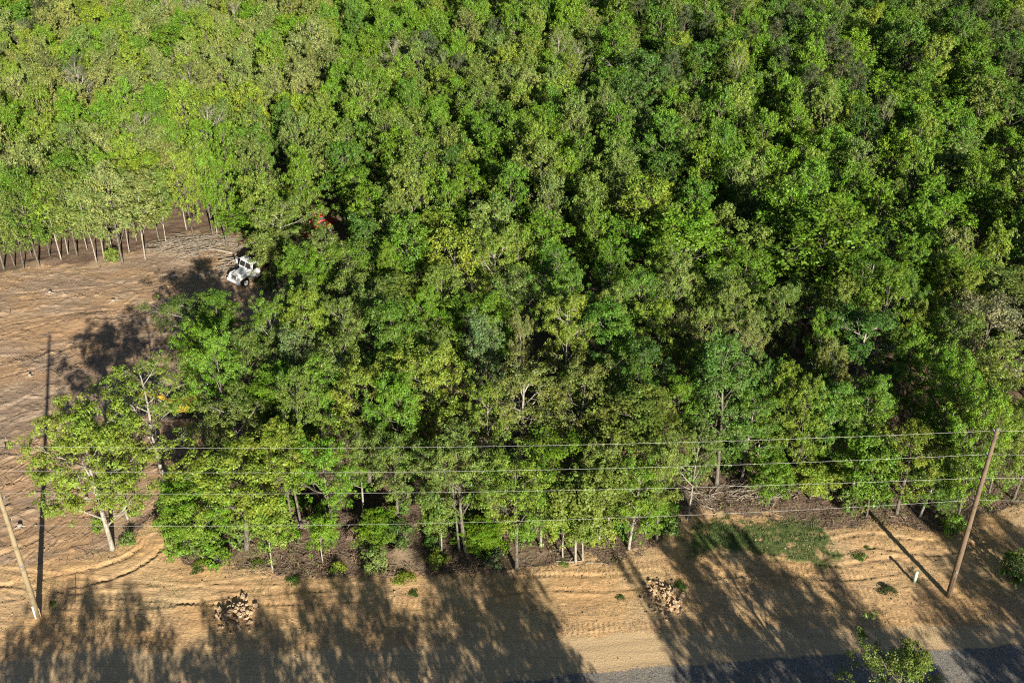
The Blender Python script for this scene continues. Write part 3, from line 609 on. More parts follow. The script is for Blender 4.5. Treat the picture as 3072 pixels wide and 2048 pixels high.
# the far mass of the wood: one object, its trees instanced on points
def wood_mass(ts):
    groups = {}
    for t in ts:
        key = meshes(t['form'], 999)[0][0].name; groups.setdefault(key, []).append(t)
    me = bpy.data.meshes.new('wood'); n = len(ts); me.vertices.add(n)
    me.vertices.foreach_set('co', np.array([(t['x'], t['y'], 0) for t in ts], dtype=np.float32).ravel())
    forms = [k for k in list(range(6))+['dense', 'sparse']]
    def fi(t):
        f = t['form']
        return forms.index(f if isinstance(f, str) and f in ('dense', 'sparse') else (4 if f == 'open' else int(f) % 6 if not isinstance(f, str) else 0))
    a = me.attributes.new('variant', 'INT', 'POINT'); a.data.foreach_set('value', np.array([fi(t) for t in ts], dtype=np.int32))
    a = me.attributes.new('turn', 'FLOAT_VECTOR', 'POINT'); a.data.foreach_set('vector', np.array([(0, 0, random.uniform(0, 6.283)) for t in ts], dtype=np.float32).ravel())
    a = me.attributes.new('size', 'FLOAT_VECTOR', 'POINT'); a.data.foreach_set('vector', np.array([(t['R']/meshes(t['form'], 999)[2],)*2+(t['H']/12.5,) for t in ts], dtype=np.float32).ravel())
    a = me.attributes.new('tint', 'FLOAT_COLOR', 'POINT'); a.data.foreach_set('color', np.array([(*tint_of(t['c']), 1) for t in ts], dtype=np.float32).ravel())
    o = link('wood', me); tag(o, 'far mass of olive and bright green tree crowns filling the top of the picture', 'wood', None, 'stuff')
    # a tree of each form already standing in the wood lends its shape
    ng = bpy.data.node_groups.new('wood', 'GeometryNodeTree')
    ng.interface.new_socket('Geometry', in_out='INPUT', socket_type='NodeSocketGeometry'); ng.interface.new_socket('Geometry', in_out='OUTPUT', socket_type='NodeSocketGeometry')
    gi = ng.nodes.new('NodeGroupInput'); go = ng.nodes.new('NodeGroupOutput'); jo = ng.nodes.new('GeometryNodeJoinGeometry')
    def attr(nm, ty):
        x = ng.nodes.new('GeometryNodeInputNamedAttribute'); x.data_type = ty; x.inputs[0].default_value = nm; return x.outputs[0]
    for k, f in enumerate(forms):
        tr, cr = FAR[f]; jj = ng.nodes.new('GeometryNodeJoinGeometry'); ok = 0
        for me_ in (tr, cr):
            src = next((q for q in COL.objects if q.data == me_), None)
            if src is None:
                print('no source for', f); continue
            oi = ng.nodes.new('GeometryNodeObjectInfo'); oi.transform_space = 'ORIGINAL'; oi.inputs['Object'].default_value = src
            ng.links.new(oi.outputs['Geometry'], jj.inputs[0]); ok += 1
        if not ok: continue
        sp = ng.nodes.new('GeometryNodeSeparateGeometry'); sp.domain = 'POINT'
        cmp_ = ng.nodes.new('FunctionNodeCompare'); cmp_.data_type = 'INT'; cmp_.operation = 'EQUAL'
        ng.links.new(attr('variant', 'INT'), [s for s in cmp_.inputs if s.type == 'INT'][0]); [s for s in cmp_.inputs if s.type == 'INT'][1].default_value = k
        ng.links.new(gi.outputs[0], sp.inputs[0]); ng.links.new(cmp_.outputs[0], sp.inputs[1])
        ip = ng.nodes.new('GeometryNodeInstanceOnPoints')
        ng.links.new(sp.outputs[0], ip.inputs['Points']); ng.links.new(jj.outputs[0], ip.inputs['Instance'])
        ng.links.new(attr('turn', 'FLOAT_VECTOR'), ip.inputs['Rotation']); ng.links.new(attr('size', 'FLOAT_VECTOR'), ip.inputs['Scale'])
        ng.links.new(ip.outputs[0], jo.inputs[0])
    ng.links.new(jo.outputs[0], go.inputs[0])
    m = o.modifiers.new('wood', 'NODES'); m.node_group = ng
wood_mass(mass)
#@@PLANTED

# ------------------------------------------------------------------ ground
def seg_axis(dense0, dense1, step, mid0, mid1, mstep, far):
    a = list(np.arange(dense0, dense1+1e-6, step)); m = list(np.arange(dense1+mstep, mid1, mstep)); b = list(np.arange(mid0, dense0-mstep*.5, mstep))
    o = [mid1+far*(.02+i*i/36*.98) for i in range(0, 7)]; q = [mid0-far*(.02+i*i/36*.98) for i in range(6, -1, -1)]
    return np.array(q+b+a+m+o)
gxs = seg_axis(-66, 54, .17, -130, 130, 2.5, 3000); gys = seg_axis(54, 146, .17, 0, 300, 2.5, 3000)
GX, GY = np.meshgrid(gxs, gys); fx, fyv = GX.ravel(), GY.ravel(); pts = np.stack([fx, fyv], 1)
# a soft signed mask from a polygon: blur of membership through jittered sampling
def softmask(poly, wdt=.9, seed=3):
    s = np.zeros(len(pts)); K = 6
    for k in range(K):
        ang = k*2*math.pi/K; jx = (fbm(fx/2.6, fyv/2.6, seed, 3)-.5)*4.5; jy = (fbm(fx/2.6+50, fyv/2.6, seed+9, 3)-.5)*4.5
        s += inpoly(np.stack([fx+jx+math.cos(ang)*wdt, fyv+jy+math.sin(ang)*wdt], 1), poly)
    return s/K
m_field = softmask(FIELD, 1.3, 3)
fyl = front_y(fx); jit = (fbm(fx/2.2, fyv/2.2, 21, 3)-.5)*3.2
m_litter = np.clip((fyv+jit-fyl)/1.6+.4, 0, 1)*(1-m_field)
m_grass = softmask(GRASS, .5, 31)*np.clip((fbm(fx/.8, fyv/.7, 33, 4)-.12)*3.2, 0, 1)
gravel_y = np.interp(fx, [p[0] for p in G([(-900, 2260), (0, 2150), (1100, 2110), (1660, 2030), (1916, 1998), (2540, 1962), (3072, 1932), (3900, 1885)])],
                     [p[1] for p in G([(-900, 2260), (0, 2150), (1100, 2110), (1660, 2030), (1916, 1998), (2540, 1962), (3072, 1932), (3900, 1885)])])
m_gravel = np.clip((gravel_y-fyv+(fbm(fx/2.5, fyv/2.5, 23, 3)-.5)*.7)/.9+.5, 0, 1)*(fyv > gravel_y-11)
pack_y = gravel_y+np.interp(fx, [-60, -20, 10, 40], [6.0, 5.6, 3.4, 2.2])
m_pack = np.clip((pack_y-fyv+(fbm(fx/3, fyv/3, 25, 3)-.5)*1.6)/1.0+.5, 0, 1)*(1-m_gravel)*(fyv > gravel_y-14)
# height: long low ruts and ridges, clods, cleat prints
inside = (np.abs(fx) < 66) & (fyv > 52) & (fyv < 150)
h = np.zeros(len(pts))
h += (fbm(fx/14, fyv/14, 41, 2)-.5)*.35*inside
flow = np.interp(fyv, [66, 84, 100, 118], [.75, .55, .12, -.05])      # direction of the dozer passes turns with distance
warp = (fbm(fx/14, fyv/14, 43, 2)-.5)*7
cu = fx*np.cos(flow)+fyv*np.sin(flow); cv = -fx*np.sin(flow)+fyv*np.cos(flow)+warp*.35
rut = fbm(cu/5.5, cv/.55, 45, 4)
rid = 1-np.abs(fbm(cu/4.2, cv/.9, 47, 3)-.5)*2
h += m_field*((rut-.5)*.03+np.clip(rid-.95, 0, 1)*2.2*np.clip(fbm(fx/4, fyv/2, 48, 2)-.38, 0, 1)+(fbm(cu/1.4, cv/.45, 55, 3)-.5)*.04)
h += m_field*(np.clip(fbm(fx/1.0, fyv/.7, 49, 3)-.6, 0, 1)*.6+np.clip(fbm(fx/.42, fyv/.3, 50, 2)-.55, 0, 1)*.22)
tread = (np.sin(cv*2*math.pi/2.4+2*fbm(cu/9, cv/9, 52, 2)) > .15)*np.clip(fbm(cu/8, cv/3, 53, 2)*6-2.9, 0, 1)
h += m_field*tread*.045*np.sin(cu*2*math.pi/.46)
verge = (1-m_field)*(1-m_litter)*(1-m_gravel)*(1-m_pack)
cu2 = fx+.12*fyv; cv2 = fyv+.05*fx+(fbm(fx/12, fyv/12, 61, 2)-.5)*3
h += verge*((fbm(cu2/4, cv2/.5, 62, 4)-.5)*.07+(fbm(fx/.7, fyv/.6, 63, 3)-.5)*.05+np.clip(fbm(fx/.38, fyv/.3, 67, 2)-.55, 0, 1)*.2)
t2 = (np.sin(cv2*2*math.pi/2.1+1) > .1)*np.clip(fbm(cu2/7, cv2/3, 64, 2)*6-2.6, 0, 1)
h += verge*t2*.045*np.sin(cu2*2*math.pi/.44)
h += m_litter*((fbm(fx/1.4, fyv/1.4, 71, 4)-.5)*.42)
h += m_grass*(fbm(fx/.5, fyv/.5, 72, 3)-.4)*.05
h += (m_pack*.35)*(fbm(cu2/14, (fyv-gravel_y)/.45, 65, 3)-.5)*.12
h += m_gravel*(fbm(fx/.3, fyv/.3, 66, 2)-.5)*.03
h *= inside
trk = np.zeros(len(pts)); tcu = np.zeros(len(pts))
def crawler(poly, gauge=1.9, hw_=.27, amp=.05, per=.42, rut_=.05):
    global h
    P = np.array(G(poly)); near = (fx > P[:, 0].min()-3) & (fx < P[:, 0].max()+3) & (fyv > P[:, 1].min()-3) & (fyv < P[:, 1].max()+3) & inside
    q = pts[near]; best = np.full(len(q), 1e9); sd_ = np.zeros(len(q)); al = np.zeros(len(q)); s0 = 0
    for a, b in zip(P[:-1], P[1:]):
        L = np.hypot(*(b-a)); t = (b-a)/L; r = q-a; u_ = np.clip(r@t, 0, L); c_ = r-u_[:, None]*t; d_ = np.hypot(c_[:, 0], c_[:, 1]); m_ = d_ < best
        best[m_] = d_[m_]; sd_[m_] = d_[m_]; al[m_] = s0+u_[m_]; s0 += L
    band = np.exp(-((best-gauge/2)/hw_)**4); band *= np.clip(fbm(q[:, 0]/1.5, q[:, 1]/1.5, 99, 2)*4-.9, 0, 1)
    h[near] += band*(amp*np.sin(al*2*math.pi/per)-rut_)+np.exp(-((best-gauge/2-hw_*1.25)/.1)**2)*rut_*.9
    trk[near] = np.maximum(trk[near], band)
def curve(pp, n=14):
    out = []
    pp = [pp[0]]+list(pp)+[pp[-1]]
    for i in range(1, len(pp)-2):
        p0, p1, p2, p3 = [np.array(p, float) for p in pp[i-1:i+3]]
        for k in range(n): t = k/n; out.append(tuple(.5*((2*p1)+(-p0+p2)*t+(2*p0-5*p1+4*p2-p3)*t*t+(-p0+3*p1-3*p2+p3)*t**3)))
    return out+[tuple(pp[-2])]
for pp, g_, am in [([(-60, 1790), (180, 1750), (330, 1715), (430, 1665), (505, 1595)], 1.9, .055), ([(60, 1760), (260, 1728), (390, 1690), (470, 1625)], 1.9, .05), ([(-40, 1725), (330, 1765), (700, 1790), (1100, 1775)], 1.8, .03),
                   ([(120, 1800), (420, 1800), (760, 1760), (1000, 1745)], 1.8, .035), ([(-60, 1420), (110, 1300), (240, 1180), (330, 1080), (370, 980)], 1.9, .05), ([(-80, 1280), (80, 1210), (230, 1100), (300, 1000)], 1.9, .05),
                   ([(-60, 1130), (120, 1090), (290, 1010), (420, 900)], 1.9, .05), ([(-60, 1560), (60, 1440), (130, 1330), (200, 1230)], 1.9, .05), ([(-60, 1010), (160, 960), (420, 930), (640, 860)], 1.9, .05), ([(-60, 900), (200, 880), (480, 850), (660, 800)], 1.9, .05),
                   ([(1500, 1760), (1640, 1745), (1800, 1750), (1960, 1735)], 1.8, .04), ([(2080, 1720), (2300, 1700), (2520, 1715), (2700, 1690)], 1.8, .04), ([(2500, 1640), (2620, 1620), (2800, 1640), (2950, 1600)], 1.8, .035), ([(-50, 1660), (100, 1600), (190, 1500), (210, 1400)], 1.9, .05)]:
    crawler(curve(pp), g_, .27, am)
# curved spur of crawler prints running into the wood corner, and spoil heaps
def heap(px, py, r, hh, ys=1.0):
    global h
    x, y = ground(px, py); d = ((fx-x)/r)**2+((fyv-y)/(r*ys))**2
    h = h+hh*np.exp(-d*1.4)*(1+.5*(fbm(fx/.6, fyv/.6, 81, 3)-.5))
heap(1130, 1648, 1.0, .7); heap(1200, 1660, 1.3, .8, .7); heap(165, 780, 1.8, .5); heap(110, 790, 1.1, .4); heap(235, 965, 2.2, .35); heap(1062, 1600, .9, .8); heap(700, 1000, 1.5, .5)
nx, ny = len(gxs), len(gys)
qi = (np.arange(ny-1)[:, None]*nx+np.arange(nx-1)[None, :]).ravel()
GF = np.stack([qi, qi+1, qi+nx+1, qi+nx], 1)
orange = np.clip(fbm(fx/4, fyv/3, 91, 3)*3-1.25, 0, 1)
for (px, py, r) in [(235, 965, 3.0), (140, 785, 3.0), (330, 1010, 2.0), (600, 1700, 3), (1140, 1645, 1.6), (200, 1720, 4), (2800, 1850, 3.5), (1150, 1880, 3), (2700, 1900, 4), (30, 1000, 3), (900, 1800, 4), (1750, 1780, 4)]:
    x, y = ground(px, py); orange = np.maximum(orange, np.exp(-(((fx-x)/r)**2+((fyv-y)/r)**2)))
flowc = np.stack([np.where(m_field > .5, cu, cu2), np.where(m_field > .5, cv, cv2), np.clip(m_field*tread+verge*t2, 0, 1), np.ones_like(cu)], 1)
soil = np.stack([m_field, m_litter, m_grass, m_gravel], 1); soil2 = np.stack([m_pack, orange, np.clip((rut-.3)*2, 0, 1), np.ones_like(orange)], 1)
def ground_material():
    m = NT('soil'); p = m.pos()
    A = m.n('ShaderNodeAttribute', attribute_name='soil'); B = m.n('ShaderNodeAttribute', attribute_name='soilb')
    s1 = m.n('ShaderNodeSeparateColor'); m.l(A.outputs['Color'], s1.inputs[0]); s2 = m.n('ShaderNodeSeparateColor'); m.l(B.outputs['Color'], s2.inputs[0])
    field, litter, grass = s1.outputs; gravel = A.outputs['Alpha']; pack, org, rutv = s2.outputs
    n_big = m.noise(p, .22, 4); n_mid = m.noise(p, 1.3, 5, .65); n_f = m.noise(p, 6, 5, .7); n_ff = m.noise(p, 22, 3, .7)
    str_ = m.noise(m.map(p, (.25, 2.2, 1), (0, 0, -.15)), 1.2, 5, .65)
    tan = m.mix(n_mid, (.62, .405, .215, 1), (.73, .52, .295, 1)); tan = m.mix(m.smooth(n_big, .45, .68), tan, (.62, .46, .27, 1))
    tan = m.mix(m.math('MULTIPLY', org, .75), tan, (.68, .42, .20, 1))
    tan = m.mix(m.math('MULTIPLY', m.smooth(n_f, .58, .72), .5), tan, (.34, .23, .14, 1))
    tan = m.mix(m.math('MULTIPLY', m.smooth(str_, .55, .72), .45), tan, (.38, .29, .185, 1))
    fld = m.mix(n_mid, (.44, .325, .235, 1), (.61, .47, .34, 1)); fld = m.mix(m.smooth(rutv, .35, .8), m.mix(.55, fld, (.22, .15, .105, 1)), fld)
    fld = m.mix(m.math('MULTIPLY', m.smooth(n_big, .52, .66), .55), fld, (.50, .36, .215, 1)); fld = m.mix(m.math('MULTIPLY', org, .55), fld, (.56, .34, .17, 1))
    fld = m.mix(m.math('MULTIPLY', m.smooth(n_f, .57, .7), .45), fld, (.16, .11, .08, 1))
    lit = m.mix(m.smooth(n_f, .35, .65), (.10, .065, .05, 1), (.27, .19, .145, 1)); lit = m.mix(m.smooth(n_ff, .55, .7), lit, (.30, .21, .15, 1))
    lit = m.mix(m.math('MULTIPLY', m.smooth(n_big, .5, .6), .5), lit, (.24, .19, .12, 1))
    grs = m.mix(n_f, (.09, .13, .04, 1), (.16, .20, .07, 1)); grs = m.mix(m.smooth(n_mid, .62, .72), grs, (.34, .25, .14, 1))
    pk = m.mix(n_mid, (.60, .43, .25, 1), (.68, .51, .31, 1)); pk = m.mix(m.math('MULTIPLY', m.smooth(m.noise(m.map(p, (.06, 3, 1), (0, 0, .03)), 1.5, 4, .6), .5, .65), .4), pk, (.40, .30, .19, 1))
    vor = m.n('ShaderNodeTexVoronoi'); m.l(p, vor.inputs['Vector']); vor.inputs['Scale'].default_value = 13
    st = m.n('ShaderNodeSeparateColor'); m.l(vor.outputs['Color'], st.inputs[0])
    grv = m.mix(st.outputs[0], (.13, .125, .12, 1), (.36, .335, .30, 1)); grv = m.mix(m.smooth(n_mid, .5, .7), grv, (.30, .255, .19, 1))
    e = m.math('MULTIPLY', m.math('SUBTRACT', n_f, .5), .9)
    def edge(f): return m.smooth(m.math('ADD', f, e), .42, .58)
    tan = m.mix(m.math('MULTIPLY', m.smooth(m.noise(m.map(p, (.5, .8, 1)), .55, 4, .6), .5, .62), .45), tan, (.46, .30, .185, 1))
    c = m.mix(edge(pack), tan, pk); c = m.mix(edge(field), c, fld); c = m.mix(edge(litter), c, lit); c = m.mix(edge(gravel), c, grv); c = m.mix(m.smooth(m.math('ADD', grass, m.math('MULTIPLY', e, 1.3)), .25, .95), c, grs)
    # scattered pebbles and twigs
    v2 = m.n('ShaderNodeTexVoronoi'); m.l(m.map(p, (1, 2.2, 1)), v2.inputs['Vector']); v2.inputs['Scale'].default_value = 2.6
    pb = m.math('MULTIPLY', m.smooth(v2.outputs['Distance'], .13, .06), m.smooth(n_mid, .5, .6))
    c = m.mix(m.math('MULTIPLY', pb, .6), c, (.66, .55, .42, 1))
    fl = m.n('ShaderNodeAttribute', attribute_name='flow').outputs['Vector']; sf = m.n('ShaderNodeSeparateXYZ'); m.l(fl, sf.inputs[0])
    line = m.noise(m.map(fl, (1.6, 5, 0)), 1.0, 4, .6); crack = m.smooth(m.math('ABSOLUTE', m.math('SUBTRACT', m.noise(m.map(fl, (.45, 2.6, 0)), 1.0, 5, .62, .6), .5)), .026, .0)
    crack = m.math('MULTIPLY', crack, m.smooth(n_mid, .5, .62)); bare_ = m.math('MULTIPLY', m.math('SUBTRACT', 1.0, litter, True), m.math('SUBTRACT', 1.0, m.math('MAXIMUM', gravel, pack), True))
    crack = m.math('MULTIPLY', crack, m.math('MULTIPLY', bare_, m.math('ADD', .35, m.math('MULTIPLY', field, .65))))
    cleat = m.math('MULTIPLY', m.math('SINE', m.math('MULTIPLY', m.math('ADD', sf.outputs[0], m.math('MULTIPLY', n_mid, .25)), 14.6)), sf.outputs[2])
    c = m.mix(m.math('MULTIPLY', m.math('MULTIPLY', m.smooth(line, .5, .66), bare_), .15), c, m.mix(.5, c, (.20, .145, .10, 1)))
    c = m.mix(m.math('MULTIPLY', crack, .75), c, (.13, .085, .06, 1))
    hgt = m.math('ADD', m.math('MULTIPLY', n_f, .8), m.math('MULTIPLY', n_ff, .45)); hgt = m.math('ADD', hgt, m.math('MULTIPLY', cleat, .35)); hgt = m.math('ADD', hgt, m.math('MULTIPLY', m.math('MULTIPLY', line, bare_), .8)); hgt = m.math('SUBTRACT', hgt, m.math('MULTIPLY', crack, .8)); m.bump(hgt, .8, .10)
    return m.done(c, .95, 0, .15)
GM = ground_material()
gme = np_mesh('ground', np.stack([fx, fyv, h], 1), GF, GM, True,
    [('soil', 'FLOAT_COLOR', 'POINT', np.concatenate([soil[:, :3], soil[:, 3:4]], 1)), ('soilb', 'FLOAT_COLOR', 'POINT', soil2), ('flow', 'FLOAT_COLOR', 'POINT', flowc)])
tag(link('ground', gme), kind='structure')
HG = h.reshape(ny, nx)
def gz(x, y):
    i = int(np.clip(np.searchsorted(gxs, x)-1, 0, nx-2)); j = int(np.clip(np.searchsorted(gys, y)-1, 0, ny-2)); return float(max(HG[j, i], HG[j, i+1], HG[j+1, i]))
def gpt(px, py):
    x, y = ground(px, py); return Vector((x, y, gz(x, y)))
#@@GROUND

# ------------------------------------------------------------------ materials for the objects
def wood(name, c1, c2):
    m = NT(name); co = m.objco(); f = m.noise(m.map(co, (14, 14, .5)), 2, 5, .7); g = m.noise(co, 1.6, 3)
    c = m.mix(f, (*c1, 1), (*c2, 1)); c = m.mix(m.math('MULTIPLY', m.smooth(g, .5, .65), .5), c, (*[x*.6 for x in c1], 1)); m.bump(f, .6, .02); return m.done(c, .85)
M_POLE = wood('brown_pole_wood', (.125, .085, .055), (.25, .18, .12)); M_POLE2 = wood('weathered_pole_wood', (.22, .17, .095), (.40, .33, .21))
M_WHITE = paint('white_truck_paint', (.86, .88, .88), (.76, .78, .77), 1.4, .35, lo=.5, hi=.75, c3=(.36, .30, .23))
M_YEL = paint('yellow_paint', (.75, .46, .05), (.58, .34, .05), 2, .45, c3=(.30, .17, .07)); M_RED = paint('red_paint', (.62, .03, .02), (.42, .025, .02), 2, .4, c3=(.2, .05, .03))
M_RUST = paint('rusty_steel', (.12, .06, .04), (.20, .10, .065), 3, .9, c3=(.10, .05, .035)); M_BLACK = paint('black_rubber', (.025, .024, .023), (.07, .06, .05), 4, .9)
M_STEEL = paint('dark_steel', (.10, .095, .09), (.17, .15, .13), 3, .55, .4); M_GLASS = NT('dark_glass').done((.02, .025, .03, 1), .08, 0, .8)
M_CHROME = paint('dull_metal', (.55, .55, .54), (.38, .37, .35), 5, .35, .7); M_LAMP = NT('lamp_glass').done((.75, .73, .66, 1), .15)
M_PORC = paint('pale_insulator', (.62, .62, .60), (.50, .50, .48), 5, .3); M_WIRE = paint('bare_aluminium', (.5, .5, .49), (.4, .4, .4), 1, .4, .2); M_PVC = paint('white_plastic_pipe', (.86, .86, .84), (.74, .73, .70), 4, .4)
M_MARK = paint('pale_green_plastic', (.50, .66, .55), (.38, .52, .44), 3, .5, c3=(.5, .40, .28)); M_CUT = paint('cut_wood', (.55, .42, .27), (.66, .53, .36), 3, .9)
M_ROCK = paint('tan_rock', (.40, .28, .18), (.55, .42, .28), 2, .95, lo=.4, hi=.6, c3=(.34, .21, .14)); M_DEAD = wood('dead_wood', (.22, .18, .14), (.46, .41, .34)); M_TWIG = wood('grey_twigs', (.13, .095, .07), (.33, .27, .21))

# ------------------------------------------------------------------ utility poles and the wires between them
PL = ground(115, 1850); PR = ground(2845, 1787)
HT = height_at(PR[0], PR[1], 1291)
WH = [height_at(PR[0], PR[1], y)-.02 for y in (1302, 1373, 1444, 1510)]
def utility_pole(base, H, mat, label, band=False):
    x, y = base; e = empty('utility_pole', (x, y, gz(x, y)-.02), 0, label, 'utility pole')
    z0 = e.location.z; Z = H-z0
    MB().tube([(0, 0, -.4), (.01, 0, Z*.3), (0, .02, Z*.65), (0, 0, Z)], [.24, .215, .175, .14], 14).build('pole_shaft', mat, e, True)
    MB().cyl((0, 0, Z-.005), (0, 0, Z+.05), .15, 12, .09).build('pole_cap', M_CHROME, e)
    for i, w_ in enumerate(WH):
        b = MB(); zz = w_-z0; b.tube([(0, .12, zz-.05), (0, .34, zz), (0, .5, zz-.02)], [.035, .03, .03], 6); b.box((0, .15, zz-.05), (.12, .05, .34))
        br = b.build('insulator_bracket', M_CHROME, e)
        q = MB()
        for k in range(4): q.cyl((0, .36+k*.055, zz), (0, .375+k*.055, zz), .085, 10)
        q.cyl((0, .34, zz), (0, .58, zz), .045, 8); q.build('insulator', M_PORC, br)
    if band:
        b = MB(); b.cyl((0, 0, 5.6), (0, 0, 5.75), .235, 14); b.cyl((0, 0, 5.2), (0, 0, 5.28), .232, 14); b.build('steel_band', M_CHROME, e)
        MB().box((.25, -.05, 5.65), (.16, .12, .12)).build('bolt_plate', M_CHROME, e)
        MB().cyl((-.06, -.28, -.1), (-.06, -.27, 1.35), .07, 8).build('conduit', M_PVC, e, True)
    else:
        b = MB(); b.cyl((-.05, -.235, 0), (-.03, -.22, 2.4), .03, 6); b.build('ground_wire_cover', M_STEEL, e)
        MB().box((0, -.235, 3.0), (.2, .03, .28)).build('number_plate', M_CHROME, e)
    return e
utility_pole(PL, HT+.15, M_POLE2, 'weathered grey-brown utility pole with a metal band, cut by the left picture edge', True)
utility_pole(PR, HT+.15, M_POLE, 'brown wooden utility pole standing whole at the right of the verge')
dX, dY = PR[0]-PL[0], PR[1]-PL[1]
SAG = [.75, .8, .6, .95]
for i, w_ in enumerate(WH):
    pp = []; hL = w_+[.35, .3, .45, -.55][i]
    ends = [((PL[0]-dX, PL[1]-dY+.5), w_), ((PL[0], PL[1]+.47), hL), ((PR[0], PR[1]+.47), w_), ((PR[0]+dX, PR[1]+dY+.5), w_)]
    for s_ in range(3):
        (a, za), (b, zb) = ends[s_], ends[s_+1]
        for k in range(25 if s_ == 2 else 24):
            t = k/24; pp.append((a[0]+(b[0]-a[0])*t, a[1]+(b[1]-a[1])*t, za+(zb-za)*t-SAG[i]*4*t*(1-t)))
    tag(MB().tube(pp, [.008]*len(pp), 6).build('power_line', M_WIRE, None, True), '%s of the four bright power lines strung between the poles' % ['topmost', 'second from top', 'third from top', 'lowest'][i], 'power line', 'power lines between the two poles')

# ------------------------------------------------------------------ wheels
def wheel(parent, c, r, w_, hub, name='wheel'):
    x, y, z = c; e = MB(); n = 28
    prof = [(-.5, .60), (-.5, .93), (-.36, 1.0), (.36, 1.0), (.5, .93), (.5, .60)]
    V = []; F = []
    for k in range(n):
        a = 2*math.pi*k/n; g = 1.0 if k % 2 else .975
        for (py, pr) in prof: V.append((x+math.cos(a)*r*pr*g, y+py*w_, z+math.sin(a)*r*pr*g))
    for k in range(n):
        for q in range(6): F.append((k*6+q, k*6+(q+1) % 6, ((k+1) % n)*6+(q+1) % 6, ((k+1) % n)*6+q))
    e.add(V, F); o = e.build(name, M_BLACK, parent)
    b = MB(); b.cyl((x, y-w_*.3, z), (x, y+w_*.3, z), r*.61, 20); b.cyl((x, y-w_*.52, z), (x, y+w_*.52, z), r*.22, 12)
    for k in range(8):
        a = k*math.pi/4; b.cyl((x+math.cos(a)*r*.4, y-w_*.36, z+math.sin(a)*r*.4), (x+math.cos(a)*r*.4, y+w_*.36, z+math.sin(a)*r*.4), r*.05, 6)
    b.build('rim', hub, o); return o

